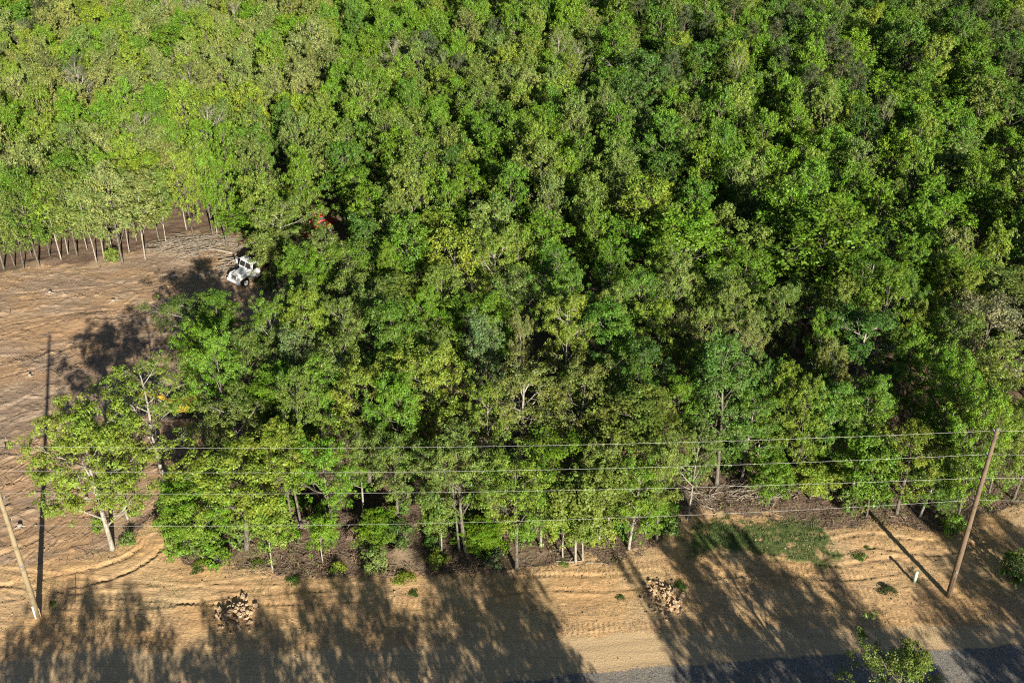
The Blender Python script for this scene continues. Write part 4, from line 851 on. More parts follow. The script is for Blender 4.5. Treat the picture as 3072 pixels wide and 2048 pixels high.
# ------------------------------------------------------------------ white dump truck: x forward, origin under the front bumper
def dump_truck(loc, rz):
    e = empty('dump_truck', loc, rz, 'old white long-nosed dump truck with a rusty bed, nose out of the wood', 'truck')
    hood = MB()   # tapering bonnet with raised centre
    st = [(-.12, .62, 1.02, 1.52, .50), (-.9, .70, 1.02, 1.66, .58), (-1.75, .82, 1.02, 1.80, .70)]
    V = []; F = []
    for (x, hw_, z0, z1, tw) in st: V += [(x, -hw_, z0), (x, -hw_, z1-.22), (x, -tw, z1-.03), (x, -tw*.4, z1+.03), (x, tw*.4, z1+.03), (x, tw, z1-.03), (x, hw_, z1-.22), (x, hw_, z0)]
    for i in range(2):
        for q in range(7): F.append((i*8+q, i*8+q+1, (i+1)*8+q+1, (i+1)*8+q))
    F += [tuple(range(7, -1, -1)), tuple(range(16, 24))]
    ho = hood.add(V, F).build('hood', M_WHITE, e, bevel=.03)
    for s in (-1, 1):
        f = MB(); V = []; F = []; pr = [(-.05, .92), (-.12, 1.18), (-.45, 1.36), (-1.05, 1.40), (-1.45, 1.28), (-1.72, .92)]
        yi, yo = s*.62, s*1.22
        for (x, z) in pr: V += [(x, yi, z), (x, yo*(.9 if x > -.2 else 1), z), (x, yo*(.9 if x > -.2 else 1), z-.12), (x, yi, z-.1)]
        for i in range(5):
            for q in range(4): F.append((i*4+q, i*4+(q+1) % 4, (i+1)*4+(q+1) % 4, (i+1)*4+q))
        F += [(3, 2, 1, 0), (20, 21, 22, 23)]
        f.add(V, F); fo = f.build('fender', M_WHITE, e, bevel=.02)
        MB().cyl((-.02, s*.86, 1.12), (.05, s*.86, 1.12), .13, 14).build('headlight', M_LAMP, e)
        MB().tube([(-1.75, s*1.1, 1.7), (-1.7, s*1.42, 1.9), (-1.7, s*1.42, 2.6), (-2.0, s*1.15, 2.65)], [.02]*4, 5).build('mirror_arm', M_CHROME, e)
        MB().box((-1.70, s*1.45, 2.25), (.07, .24, .48)).build('mirror', M_WHITE, e, bevel=.02)
        d = MB().box((-2.45, s*1.125, 1.62), (.98, .03, 1.08)).build('door', M_WHITE, e, bevel=.01)
        MB().box((-2.80, s*1.15, 1.75), (.16, .03, .04)).build('door_handle', M_CHROME, d)
        MB().prism([(-2.02, 1.86), (-2.10, 2.44), (-2.88, 2.44), (-2.88, 1.86)], s*1.135-.02, s*1.135+.02).build('side_window', M_GLASS, d)
        MB().cyl((-1.95, s*1.0, .72), (-2.9, s*1.0, .72), .27, 16).build('fuel_tank', M_CHROME, e)
        MB().box((-2.35, s*1.2, .56), (.55, .3, .05)).build('step', M_STEEL, e)
    g = MB().box((-.085, 0, 1.22), (.06, .98, .62)).build('grille_surround', M_WHITE, e, bevel=.01)
    g2 = MB(); g2.box((-.055, 0, 1.22), (.03, .84, .50)); g2.build('grille', M_STEEL, g)
    g3 = MB()
    for k in range(7): g3.box((-.03, 0, 1.01+k*.07), (.02, .84, .014))
    g3.build('grille_bars', M_CHROME, g)
    MB().box((.06, 0, .72), (.16, 2.42, .34)).build('bumper', M_WHITE, e, bevel=.03)
    cab = MB(); V = [(-1.75, -1.1, 1.0), (-1.75, 1.1, 1.0), (-3.05, 1.1, 1.0), (-3.05, -1.1, 1.0), (-1.72, -1.1, 1.82), (-1.72, 1.1, 1.82), (-1.98, 1.0, 2.58), (-1.98, -1.0, 2.58), (-3.0, -1.02, 2.62), (-3.0, 1.02, 2.62), (-3.05, -1.1, 1.82), (-3.05, 1.1, 1.82)]
    F = [(0, 1, 5, 4), (4, 5, 6, 7), (7, 6, 9, 8), (3, 2, 1, 0), (2, 3, 10, 11), (11, 10, 8, 9), (1, 2, 11, 5), (5, 11, 9, 6), (3, 0, 4, 10), (10, 4, 7, 8)]
    cb_ = cab.add(V, F).build('cab', M_WHITE, e, bevel=.04)
    q = Vector((-1.70, 0, 1.90)); n_ = Vector((.76, 0, .26)).normalized()
    for s in (-1, 1):
        ws = MB(); o = n_*.02
        ws.add([Vector(p)+o for p in [(-1.745, s*.05, 1.89), (-1.745, s*.98, 1.89), (-1.945, s*.90, 2.48), (-1.945, s*.05, 2.48)]]+[Vector(p)-o for p in [(-1.745, s*.05, 1.89), (-1.745, s*.98, 1.89), (-1.945, s*.90, 2.48), (-1.945, s*.05, 2.48)]],
               [(0, 1, 2, 3), (7, 6, 5, 4), (0, 4, 5, 1), (1, 5, 6, 2), (2, 6, 7, 3), (3, 7, 4, 0)])
        ws.build('windscreen', M_GLASS, cb_)
    MB().box((-2.5, 0, 2.66), (1.16, 2.12, .08)).build('roof_cap', M_WHITE, cb_, bevel=.03)
    for s in (-.6, 0, .6): MB().box((-2.02, s, 2.73), (.09, .12, .06)).build('roof_light', M_LAMP, cb_)
    MB().cyl((-3.15, 1.0, .9), (-3.15, 1.0, 3.1), .07, 10).build('exhaust_stack', M_RUST, e)
    ch = MB()
    for s in (-.42, .42): ch.box((-3.75, s, .78), (7.1, .09, .24))
    for x in (-.6, -2.2, -4.0, -5.4, -7.0): ch.box((x, 0, .78), (.12, .78, .16))
    ch.build('chassis', M_STEEL, e)
    bed = MB(); x0, x1, zb, zt, hw_ = -3.35, -7.6, 1.12, 2.15, 1.2
    bed.box(((x0+x1)/2, 0, zb), (x0-x1, 2*hw_, .1))
    for s in (-1, 1):
        bed.box(((x0+x1)/2, s*hw_, (zb+zt)/2+.05), (x0-x1, .07, zt-zb)); bed.box(((x0+x1)/2, s*(hw_+.05), zt+.06), (x0-x1, .13, .12))
        for k in range(7): bed.box((x0-.25-k*.62, s*(hw_+.07), (zb+zt)/2), (.1, .09, zt-zb))
    bed.box((x0, 0, (zb+zt)/2+.35), (.08, 2*hw_, zt-zb+.7)); bed.box((x0+.3, 0, zt+.62), (.65, 2*hw_*.9, .06))
    bo = bed.build('dump_bed', M_RUST, e); MB().box((x1, 0, (zb+zt)/2+.05), (.07, 2*hw_-.1, zt-zb)).build('tailgate', M_RUST, bo)
    for s in (-1, 1):
        wheel(e, (-.85, s*1.02, .53), .53, .28, M_WHITE)
        for x in (-5.2, -6.55):
            for dy in (.78, 1.08): wheel(e, (x, s*dy, .53), .53, .26, M_WHITE)
        MB().tube([(-4.55, s*1.0, 1.0), (-5.87, s*1.0, 1.14), (-7.2, s*1.0, 1.0)], [.03]*3, 4).build('mudguard', M_STEEL, e)
    return e
hd = Vector((-.65, -.76, 0)); TX, TY = -35.2, 119.7
dump_truck((TX, TY, gz(TX, TY)-.05), math.atan2(hd.y, hd.x)).scale = (1.08, 1.08, 1.08)

# ------------------------------------------------------------------ yellow excavator: x forward (boom side)
def track_frame(parent, y, L, H, w_, name='track'):
    b = MB(); prof = []; r = H/2
    for k in range(9): a = -math.pi/2+math.pi*k/8; prof.append((L/2-r+math.cos(a)*r, r+math.sin(a)*r))
    for k in range(9): a = math.pi/2+math.pi*k/8; prof.append((-L/2+r+math.cos(a)*r, r+math.sin(a)*r))
    b.prism(prof, y-w_/2, y+w_/2)
    n = 26
    for k in range(n):
        x = -L/2+r+(L-2*r)*(k+.5)/n
        for z in (-.015, H+.0): b.box((x, y, z+.0), (.06, w_*1.02, .05))
    o = b.build(name, M_BLACK, parent)
    h2 = MB()
    for k in range(5): h2.cyl((-L/2+r+(L-2*r)*k/4, y-w_*.56, r), (-L/2+r+(L-2*r)*k/4, y+w_*.56, r), r*(.6 if k in (0, 4) else .35), 12)
    h2.build('track_rollers', M_STEEL, o); return o
def excavator(loc, rz):
    e = empty('excavator', loc, rz, 'yellow tracked excavator half hidden under the airy olive oak', 'excavator')
    for s in (-1, 1): track_frame(e, s*1.05, 3.8, .8, .5)
    MB().box((0, 0, .75), (1.6, 1.5, .4)).cyl((0, 0, .9), (0, 0, 1.08), .6, 20).build('turntable', M_STEEL, e)
    b = MB(); b.prism([(1.2, 1.08), (1.2, 1.5), (.4, 1.62), (-.5, 2.1), (-1.75, 2.1), (-2.0, 1.9), (-2.05, 1.15), (-1.9, 1.08)], -1.2, 1.2); body = b.build('body', M_YEL, e, bevel=.06)
    MB().prism([(-2.06, 1.2), (-2.06, 1.95), (-2.3, 1.75), (-2.35, 1.3)], -1.1, 1.1).build('counterweight', M_YEL, e, bevel=.04)
    c = MB(); c.prism([(1.25, 1.2), (1.3, 1.8), (1.0, 2.75), (-.3, 2.78), (-.35, 1.5)], .28, 1.2); cab = c.build('cab', M_YEL, e, bevel=.04)
    MB().prism([(1.2, 1.85), (.98, 2.62), (-.2, 2.64), (-.22, 1.85)], 1.19, 1.225).build('side_window', M_GLASS, cab)
    MB().box((1.19, .74, 2.22), (.06, .8, .78), Matrix.Rotation(-.3, 3, 'Y')).build('windscreen', M_GLASS, cab)
    MB().cyl((-1.3, -.6, 2.1), (-1.3, -.6, 2.75), .07, 10).build('exhaust_stack', M_RUST, e)
    gr = MB(); [gr.box((-1.2, -1.205, 1.3+k*.09), (.9, .02, .03)) for k in range(6)]; gr.build('side_grille', M_STEEL, body)
    def arm(pts, w0, name, par):
        m = MB(); V = []; F = []; n = len(pts)
        for (x, z, t) in pts: V += [(x, -w0/2-.3, z-t/2), (x, w0/2-.3, z-t/2), (x, w0/2-.3, z+t/2), (x, -w0/2-.3, z+t/2)]
        for i in range(n-1):
            for q in range(4): F.append((i*4+q, i*4+(q+1) % 4, (i+1)*4+(q+1) % 4, (i+1)*4+q))
        F += [(3, 2, 1, 0), (n*4-4, n*4-3, n*4-2, n*4-1)]; return m.add(V, F).build(name, M_YEL, par, bevel=.02)
    arm([(.9, 1.5, .4), (2.0, 2.7, .55), (3.1, 3.35, .5), (4.6, 3.35, .3)], .42, 'boom', e)
    st = arm([(4.2, 3.75, .3), (4.7, 3.3, .45), (4.95, 2.2, .34), (5.05, 1.2, .22)], .32, 'stick', e)
    for s in (-.28, .28): MB().cyl((1.1, -.3+s, 1.35), (2.7, -.3+s, 2.75), .07, 8).build('hydraulic_ram', M_CHROME, e)
    MB().cyl((2.4, -.3, 3.35), (4.2, -.3, 3.95), .07, 8).build('hydraulic_ram', M_CHROME, e)
    k = MB(); k.prism([(5.1, 1.25), (5.35, .95), (5.25, .45), (4.75, .2), (4.3, .35), (4.45, .5), (4.8, .55), (4.9, 1.2)], -.75, .15)
    bk = k.build('bucket', M_STEEL, e); t = MB(); [t.box((4.25, -.7+q*.2, .35), (.2, .07, .05)) for q in range(5)]; t.build('bucket_teeth', M_CHROME, bk)
    return e
EX, EY = ground(540, 1240); excavator((EX, EY, gz(EX, EY)-.03), math.radians(187)).scale = (.8, .8, .8)

# ------------------------------------------------------------------ red tracked loader in the gap of the wood
def loader(loc, rz):
    e = empty('tracked_loader', loc, rz, 'small red tracked loader glimpsed in a dark gap between the trees', 'loader')
    for s in (-1, 1): track_frame(e, s*.85, 2.5, .75, .42)
    b = MB(); b.prism([(1.0, .6), (1.0, 1.1), (.5, 1.2), (-.3, 1.35), (-1.4, 1.55), (-1.5, .65)], -.62, .62); b.build('body', M_RED, e, bevel=.04)
    c = MB(); c.prism([(.75, 1.15), (.6, 2.15), (-.55, 2.2), (-.6, 1.3)], -.5, .5); cab = c.build('cab', M_STEEL, e, bevel=.03)
    MB().box((0.02, 0, 2.22), (1.3, 1.1, .07)).build('roof', M_RED, cab, bevel=.02)
    MB().box((.72, 0, 1.65), (.03, .8, .75), Matrix.Rotation(-.15, 3, 'Y')).build('front_screen', M_GLASS, cab)
    for s in (-1, 1):
        MB().tube([(-1.3, s*.68, 1.75), (.1, s*.68, 1.75), (1.2, s*.68, 1.2), (1.6, s*.68, .5)], [.1, .1, .1, .09], 6).build('lift_arm', M_RED, e)
        MB().cyl((-.4, s*.68, .9), (.5, s*.68, 1.5), .05, 8).build('hydraulic_ram', M_CHROME, e)
    k = MB(); k.prism([(1.5, .15), (1.6, .9), (1.75, .95), (1.9, .35), (2.4, .12), (2.4, .05), (1.6, .05)], -1.0, 1.0); k.build('bucket', M_RED, e)
    MB().box((-1.5, .0, 1.1), (.06, 1.0, .6)).build('rear_grille', M_STEEL, e)
    return e
LX, LY = ground(964, 694); loader((LX, LY, gz(LX, LY)-.02), math.radians(205)).scale = (1.15, 1.15, 1.15)

# ------------------------------------------------------------------ sticks, logs, rocks
def stick(mb, a, ang, L, r, rise=.0, bend=.1, n=4, rd=random):
    p = []; z = a[2]
    for k in range(4):
        t = k/3; off = bend*L*math.sin(t*math.pi); p.append((a[0]+math.cos(ang)*L*t-math.sin(ang)*off, a[1]+math.sin(ang)*L*t+math.cos(ang)*off, z+rise*t))
    mb.tube(p, [r, r*.85, r*.6, r*.3], n)
def brush_pile(c, rx, ry, hh, n, label, ang0, lmin=1.5, lmax=4.5, r0=.035, seed=1):
    rd = random.Random(seed); mb = MB(); x, y = c
    for i in range(n):
        a = rd.uniform(0, 6.28); q = rd.random()**.7; px, py = rx*q*math.cos(a), ry*q*math.sin(a); L = rd.uniform(lmin, lmax); an = ang0+rd.gauss(0, .45)
        z = hh*(1-q*q)*rd.random()+.06
        stick(mb, (px-math.cos(an)*L/2, py-math.sin(an)*L/2, z+rd.uniform(-.1, .1)), an, L, rd.uniform(.4, 1.5)*r0, rd.uniform(-.25, .4), rd.uniform(-.12, .12))
    o = mb.build('brush_pile', M_DEAD, None, True); o.location = (x, y, gz(x, y)); return tag(o, label, 'brush pile')
brush_pile(ground(600, 742), 6.8, 3.6, .75, 260, 'long heap of cut grey branches at the top corner of the cleared field', .25, seed=2)
bx, by = ground(735, 800); brush_pile((bx, by), 3.2, 2.2, 1.0, 120, 'tangle of cut branches lying just behind the white truck', .3, 1.5, 4, .05, 3)
brush_pile(ground(2260, 1475), 4.2, 1.7, .45, 150, 'low reddish brush heap in the clearing behind the grass patch', .1, .7, 2.4, .03, 4)
brush_pile(ground(2060, 1500), 2.6, 2.2, .6, 120, 'brown tangle of slash left of the brush clearing', 2.2, .7, 2.2, .03, 5)
brush_pile(ground(930, 650 if False else 1568), 1.8, 1.0, .4, 60, 'small twig heap under the front trees', .6, .6, 1.8, .025, 6)
for k, (px, py, ang, L, r, rise, lab) in enumerate([
  (700, 765, 2.9, 4.8, .17, .5, 'thick pale log sticking out of the branches behind the truck'), (735, 780, 3.05, 4.2, .13, .25, 'second pale log lying below the thick one behind the truck'),
  (560, 722, .3, 5.0, .09, .2, 'long thin log on top of the branch heap'), (520, 762, .15, 4.0, .08, .1, 'thin grey log on the field side of the branch heap'),
  (1668, 1684, .02, 2.4, .08, 0, 'pale fallen log at the foot of the straight white trunk'), (1758, 1688, -.1, 2.0, .06, 0, 'thin fallen branch right of the straight white trunk'),
  (2228, 1490, -.05, 1.5, .07, .05, 'short white log lying in the brush clearing'), (2290, 1530, -.55, 2.0, .06, .05, 'slanting bare branch above the grass patch'), (2662, 1548, -.3, 1.2, .06, 0, 'short grey log under the trees left of the right pole'),
  (2010, 1505, .3, 1.6, .06, .05, 'grey branch beside the last front trunks'), (470, 1560, .35, 2.6, .05, .2, 'crossed pale branch at the dirt spur'), (45, 1882, .02, 1.1, .03, 0, 'thin stick on bare soil left of the leaning pole base')]):
    x, y = ground(px, py); mb = MB(); stick(mb, (0, 0, r), ang, L, r, rise, random.uniform(-.06, .06), 8)
    if r > .07:
        stick(mb, (math.cos(ang)*L*.5, math.sin(ang)*L*.5, r+rise*.5), ang+.6, L*.3, r*.4, .3, .05, 5)
    o = mb.build('fallen_log', M_DEAD, None, True); o.location = (x, y, gz(x, y)-.02); tag(o, lab, 'log')
def rock_mesh(seed):
    rd = random.Random(seed); import bmesh
    bm = bmesh.new(); pts = [Vector((rd.gauss(0, 1), rd.gauss(0, 1), rd.gauss(0, 1))).normalized()*rd.uniform(.75, 1.1) for _ in range(13)]
    for p in pts: bm.verts.new((p.x*.5, p.y*.38, p.z*.27))
    r = bmesh.ops.convex_hull(bm, input=bm.verts); bmesh.ops.delete(bm, geom=[v for v in bm.verts if not v.link_faces], context='VERTS')
    me = bpy.data.meshes.new('rock'); bm.to_mesh(me); bm.free(); me.materials.append(M_ROCK); return me
ROCKS = [rock_mesh(i) for i in range(7)]
def rock_pile(c, rx, ry, hh, n, size, label, group, seed):
    rd = random.Random(seed); ang = .5
    for i in range(n):
        a = rd.uniform(0, 6.28); q = math.sqrt(rd.random())*1.05; px, py = rx*q*math.cos(a), ry*q*math.sin(a)
        if q > .8 and rd.random() < .4: px *= 1.35; py *= 1.3
        z = hh*max(0, 1-q**1.7)*(1 if rd.random() < .6 else rd.random()); s = size*(.35+1.2*rd.random()**1.6)
        o = link('rock', ROCKS[rd.randrange(7)]); o.location = (c[0]+px, c[1]+py, gz(c[0]+px, c[1]+py)+z+s*.1); o.scale = (s, s, s)
        o.rotation_euler = (rd.uniform(-.7, .7), rd.uniform(-.7, .7), rd.uniform(0, 6.28)); tag(o, label, 'rock', group)
rock_pile(ground(707, 1850), 1.35, 1.75, .5, 150, .42, 'tan angular rock in the small pile in front of the broad front oak', 'rocks of the left pile', 3)
rock_pile(ground(1990, 1795), 1.6, 1.8, .42, 160, .38, 'tan angular rock in the wider pile right of the middle shadows', 'rocks of the right pile', 4)

# marker post, stakes
x, y = ground(2743, 1745); e = empty('marker_post', (x, y, gz(x, y)-.03), .3, 'pale green plastic marker post standing left of the right pole base', 'marker post')
MB().cyl((0, 0, 0), (0, 0, 1.12), .135, 14).build('post', M_MARK, e, True); MB().tube([(0, 0, 1.12), (0, 0, 1.2), (0, 0, 1.27)], [.15, .14, .07], 14).build('dome_cap', M_MARK, e, True); MB().box((0, -.137, .8), (.12, .02, .2)).build('warning_plate', M_PVC, e)
for (px, py, hh, r, lab, mt) in [(226, 1812, 1.35, .03, 'thin dark stake standing alone on the sandy verge', M_STEEL), (124, 1853, 1.0, .035, 'short pale wooden stake beside the left pole base', M_CUT)]:
    x, y = ground(px, py); o = MB().tube([(0, 0, -.2), (0, .01, hh*.5), (.03, .0, hh)], [r, r, r*.8], 6).build('stake', mt); o.location = (x, y, gz(x, y)); tag(o, lab, 'stake')

for k, (px, py, lab) in enumerate([(340, 700 if False else 905, 'low cut stump in the upper part of the cleared field'), (150, 880, 'cut stump near the left part of the field'), (520, 830, 'stump below the branch heap'),
  (90, 1130, 'stump beside the tip of the long pole shadow'), (260, 1500, 'stump left of the lone forked oak'), (60, 1580, 'stump by the left picture edge'), (420, 980, 'stump in the tree shadow on the field')]):
    x, y = ground(px, py); mb = MB(); rr = random.uniform(.14, .24)
    mb.tube([(0, 0, -.1), (0, 0, .06), (.02, 0, .3)], [rr*1.5, rr*1.1, rr], 9)
    for q in range(4):
        a = q*1.6+random.random(); mb.tube([(0, 0, .05), (math.cos(a)*rr*2, math.sin(a)*rr*2, .03), (math.cos(a)*rr*3.6, math.sin(a)*rr*3.6, -.08)], [rr*.5, rr*.35, rr*.15], 5)
    o = mb.build('stump', M_DEAD, None, True); o.location = (x, y, gz(x, y)); tag(o, lab, 'stump')

# ------------------------------------------------------------------ bushes one can tell apart
BU = [bush_data(1001), bush_data(1002, 1.4, 1.1, 30), bush_data(1003, .7, .8, 24, 26, .15)]
for (px, py, s, k, c, lab) in [
 (812, 868, 1.1, 0, 'O', 'olive bush beside the rear wheels of the white truck'), (560, 1668, 1.3, 0, 'G', 'bright green bush at the very corner of the wood'), (650, 1690, 1.2, 1, 'G', 'bright green bush below the gnarled front oak'), (520, 1600, 1.1, 0, 'G', 'green bush beside the dirt spur'), (600, 1690, .8, 2, 'L', 'low lime bush touching the sand at the wood corner'),
 (770, 1688, .9, 2, 'O', 'low olive bush at the foot of the thin leaning tree'), (1145, 1612, 1.2, 0, 'G', 'bright green bush above the orange spoil heap'), (1210, 1732, 1.1, 2, 'Y', 'sprawling yellow-green weed clump on the edge of the sand'), (1240, 1780, .6, 2, 'D', 'small dark green weed on the sand'),
 (1448, 1648, 1.2, 0, 'G', 'bright green bush right of the twin grey trunks'), (1300, 1640, .8, 1, 'D', 'dark bush left of the twin grey trunks'), (1480, 1690, .9, 1, 'K', 'dull brushy shrub before the white ringed trunk'), (880, 1737, .8, 2, 'D', 'green weed patch on the sand below the front trees'),
 (590, 1712, .6, 2, 'D', 'small dark weed at the tip of the wood corner'), (2008, 1600, 1.0, 1, 'D', 'dark green bush at the end of the front row'), (1105, 1650, .8, 1, 'K', 'brushy shrub left of the orange spoil heap'), (2450, 1470, .9, 0, 'Y', 'yellow-green bush in the brush clearing'),
 (2560, 1500, .9, 1, 'G', 'small green bush under the leaning pole shadow'), (2855, 1600, .9, 0, 'G', 'green bush left of the right pole'), (3050, 1740, 1.3, 0, 'D', 'dark green bush at the right picture edge'), (340, 785, .8, 0, 'Y', 'small bush at the top edge of the field'),
 (300, 1590, .7, 1, 'Y', 'small bush left of the lone forked oak'), (385, 1630, .7, 1, 'O', 'small olive bush right of the lone forked oak'), (2600, 1640, .4, 2, 'D', 'tiny green weed right of the grass patch'), (2580, 1670, .8, 2, 'D', 'sparse weed clump right of the grass patch'),
 (160, 1812, .4, 2, 'g', 'tiny green weed right of the left pole'), (2660, 1770, .9, 2, 'K', 'flat grey-green weed clump left of the marker post'), (1690, 1690, .6, 2, 'O', 'low weed at the foot of the front saplings'), (2040, 1760, .7, 2, 'D', 'weed clump left of the wider rock pile'), (1860, 1790, .5, 2, 'D', 'small weed patch on the middle verge')]:
    x, y = ground(px, py); st, fo = BU[k]; e = empty('bush', (x, y, gz(x, y)-.05), random.uniform(0, 6), lab, 'bush'); e.scale = (s, s, s*(.35 if k == 2 else 1))
    link('stems', st, e); f = link('foliage', fo, e); f['tint'] = tint_of(c)

rb = random.Random(21); nb = 0; SP = []
while nb < 46:
    px = rb.uniform(540, 3060); yy = rb.uniform(.3, 9); x = ground(px, 1600)[0]*.96; y = float(front_y(x))+yy
    if inpoly((x, y), FIELD)[0] or inpoly((x, y), SLASH)[0] or any((x-a)**2+(y-b)**2 < 3 for a, b in SP): continue
    SP.append((x, y)); nb += 1
SP.sort()
for i, (x, y) in enumerate(SP):
    k = rb.choice([0, 0, 1, 1, 2]); st, fo = BU[k]; s = rb.uniform(.7, 1.5); c = rb.choice('GgOYODgK'); cx, cy, _ = pix(x, y, 1)
    m = min(MARKS, key=lambda m: math.hypot(m[0]-cx, m[1]-cy)); sz = 'knee-high' if k == 2 else 'tall' if s > 1.15 else 'small'
    lab = '%s %s undergrowth bush %s %s' % (sz, CNAME[c], dirword(cx-m[0], cy-m[1]), m[2]); q = 0
    while lab in USED:
        lab = '%s %s' % (['scraggy', 'fuller', 'looser', 'rounder', 'ragged', 'lopsided'][q], '%s %s undergrowth bush %s %s' % (sz, CNAME[c], dirword(cx-m[0], cy-m[1]), m[2])); q += 1
    USED.add(lab); e = empty('bush', (x, y, gz(x, y)-.05), rb.uniform(0, 6), lab, 'bush', 'undergrowth bushes at the edge of the wood'); e.scale = (s, s, s)
    link('stems', st, e); f = link('foliage', fo, e); f['tint'] = tint_of(c)

# ------------------------------------------------------------------ stuff nobody could count
def scatter(n, poly_fn, xr, yr, seed):
    r = np.random.default_rng(seed); P = np.stack([xr[0]+(xr[1]-xr[0])*r.random(n), yr[0]+(yr[1]-yr[0])*r.random(n)], 1); return P[poly_fn(P)]
def gzv(P):
    i = np.clip(np.searchsorted(gxs, P[:, 0])-1, 0, nx-2); j = np.clip(np.searchsorted(gys, P[:, 1])-1, 0, ny-2); return HG[j, i]
def sticks_mesh(P, lmin, lmax, w0, seed, flow=None):
    r = np.random.default_rng(seed); n = len(P); a = r.random(n)*math.pi if flow is None else flow+r.normal(size=n)*.6
    L = lmin+(lmax-lmin)*r.random(n)**2; z = gzv(P)+.03; d = np.stack([np.cos(a)*L/2, np.sin(a)*L/2, r.normal(size=n)*.08*L], 1); c = np.stack([P[:, 0], P[:, 1], z+.03], 1)
    s = np.stack([-np.sin(a), np.cos(a), np.zeros(n)], 1)*w0*(.5+r.random(n))[:, None]; u = np.array([0, 0, 1.0])*w0*1.2
    V = np.stack([c-d-s, c-d+s, c-d+u, c+d-s*.5, c+d+s*.5, c+d+u*.5], 1).reshape(-1, 3); b = np.arange(n)*6
    F = np.concatenate([np.stack([b+i, b+j, b+k, b+l], 1) for (i, j, k, l) in ((0, 1, 4, 3), (1, 2, 5, 4), (2, 0, 3, 5))]); return V, F
litp = lambda P: (P[:, 1] > front_y(P[:, 0])-.6) & ~inpoly(P, FIELD)
P = scatter(26000, litp, (-40, 62), (64, 92), 5); V, F = sticks_mesh(P, .3, 1.5, .018, 6); o = link('fallen_twigs', np_mesh('fallen_twigs', V, F, M_TWIG)); tag(o, 'grey twigs strewn over the brown leaf litter along the edge of the wood', 'twigs', None, 'stuff')
P = scatter(3800, lambda P: inpoly(P, FIELD), (-75, -18), (66, 150), 7); V, F = sticks_mesh(P, .3, 2.2, .022, 8, .35); o = link('roots', np_mesh('roots', V, F, M_TWIG)); tag(o, 'torn roots and sticks scattered over the cleared brown field', 'roots', None, 'stuff')
def blades(P, hgt, seed, w0=.02, mat=None):
    r = np.random.default_rng(seed); n = len(P); a = r.random(n)*6.28; H = hgt*(.5+r.random(n)); z = gzv(P)-.02
    c = np.stack([P[:, 0], P[:, 1], z], 1); s = np.stack([np.cos(a), np.sin(a), np.zeros(n)], 1)*w0; ln = np.stack([r.normal(size=n)*.4*H, r.normal(size=n)*.4*H, H], 1)
    V = np.stack([c-s, c+s, c+ln*.6+s*.7, c+ln], 1).reshape(-1, 3); b = np.arange(n)*4; return V, np.stack([b, b+1, b+2, b+3], 1)
mg = NT('grass'); M_GRASS = mg.done(mg.mix(mg.noise(mg.pos(), 1.5, 3), (.06, .125, .03, 1), (.12, .19, .055, 1)), .8)
ms = NT('dry_grass'); M_DRY = ms.done(ms.mix(ms.noise(ms.pos(), 1.5, 3), (.16, .17, .06, 1), (.36, .29, .15, 1)), .85)
r5 = np.random.default_rng(9)
P = scatter(130000, lambda P: inpoly(P+np.stack([fbm(P[:, 0]*.8, P[:, 1]*.8, 6)-.5, fbm(P[:, 0]*.8+9, P[:, 1]*.8, 6)-.5], 1)*2.5, GRASS) & (fbm(P[:, 0]/.5, P[:, 1]/.5, 14, 3)+.16*RNG.random(len(P)) > .50), (12, 36), (72, 86), 9)
V, F = blades(P, .10, 10); o = link('grass', np_mesh('grass', V, F, M_GRASS)); tag(o, 'dark green grass patch sown on the sandy verge', 'grass', None, 'stuff')
P = scatter(90000, lambda P: (P[:, 1] < front_y(P[:, 0])+2.5) & ~inpoly(P, FIELD) & (fbm(P[:, 0]/2.4, P[:, 1]/1.6, 15, 4)+.10*(P[:, 0] > 10)+.12*(P[:, 1] > front_y(P[:, 0])-1.5) > .625), (-40, 60), (61, 84), 11)
V, F = blades(P, .12, 12, .02); o = link('weeds', np_mesh('weeds', V, F, M_DRY)); tag(o, 'thin dry weeds sprouting in patches from the sandy verge', 'weeds', None, 'stuff')
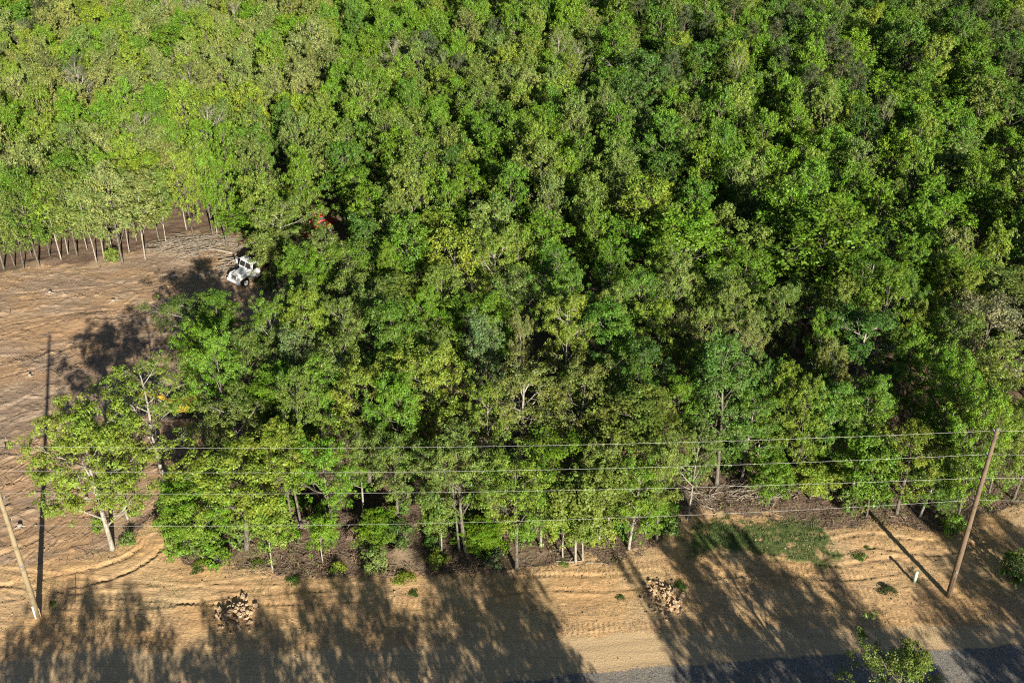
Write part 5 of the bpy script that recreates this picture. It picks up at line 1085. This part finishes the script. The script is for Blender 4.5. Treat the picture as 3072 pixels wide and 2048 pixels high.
# small stones and clods
r6 = np.random.default_rng(13); P = scatter(9000, lambda P: ~litp(P) & (fbm(P[:, 0]/3, P[:, 1]/2, 19, 3) > .48), (-62, 54), (57, 100), 13); n = len(P)
base = np.array([(1, 0, 0), (0, 1, 0), (-1, 0, 0), (0, -1, 0), (0, 0, .8)], float); s = (.03+.09*r6.random(n)**3)[:, None, None]
a = r6.random(n)*6.28; ca, sa = np.cos(a)[:, None], np.sin(a)[:, None]; B = base[None]*(1+.5*(r6.random((n, 5, 3))-.5)); B = np.stack([B[..., 0]*ca-B[..., 1]*sa, B[..., 0]*sa+B[..., 1]*ca, B[..., 2]], 2)
V = (B*s+np.stack([P[:, 0], P[:, 1], gzv(P)+.01], 1)[:, None]).reshape(-1, 3); b = np.arange(n)*5
F = np.concatenate([np.stack([b+i, b+j, b+4], 1) for i, j in ((0, 1), (1, 2), (2, 3), (3, 0))]); o = link('stones', np_mesh('stones', V, F, M_ROCK)); tag(o, 'small stones and clods scattered over the bare soil', 'stones', None, 'stuff')

# low scrub of dead and live leaves under the edge of the wood
P = scatter(9000, lambda P: (P[:, 1] > front_y(P[:, 0])-.3) & ~inpoly(P, FIELD) & (fbm(P[:, 0]/2, P[:, 1]/2, 88, 3) > .45), (-34, 62), (65, 92), 17)
C3 = np.stack([P[:, 0], P[:, 1], gzv(P)+.12], 1); V, F, tv = leaf_cloud(C3, .22+.2*np.random.default_rng(3).random(len(C3)), 9, .14, lambda P: np.tile([0, 0, 1.0], (len(P), 1)), 4)
mu = NT('scrub'); at = mu.n('ShaderNodeAttribute', attribute_name='leafv').outputs['Fac']
M_SCRUB = mu.done(mu.mix(mu.smooth(mu.noise(mu.pos(), .7, 3), .5, .62), mu.mix(at, (.13, .08, .055, 1), (.30, .21, .145, 1)), mu.mix(at, (.10, .13, .04, 1), (.20, .22, .075, 1))), .9)
o = link('scrub', np_mesh('scrub', V, F, M_SCRUB, attrs=[('leafv', 'FLOAT', 'FACE', tv)])); tag(o, 'low scrub of dead leaves and seedlings carpeting the floor at the edge of the wood', 'scrub', None, 'stuff')
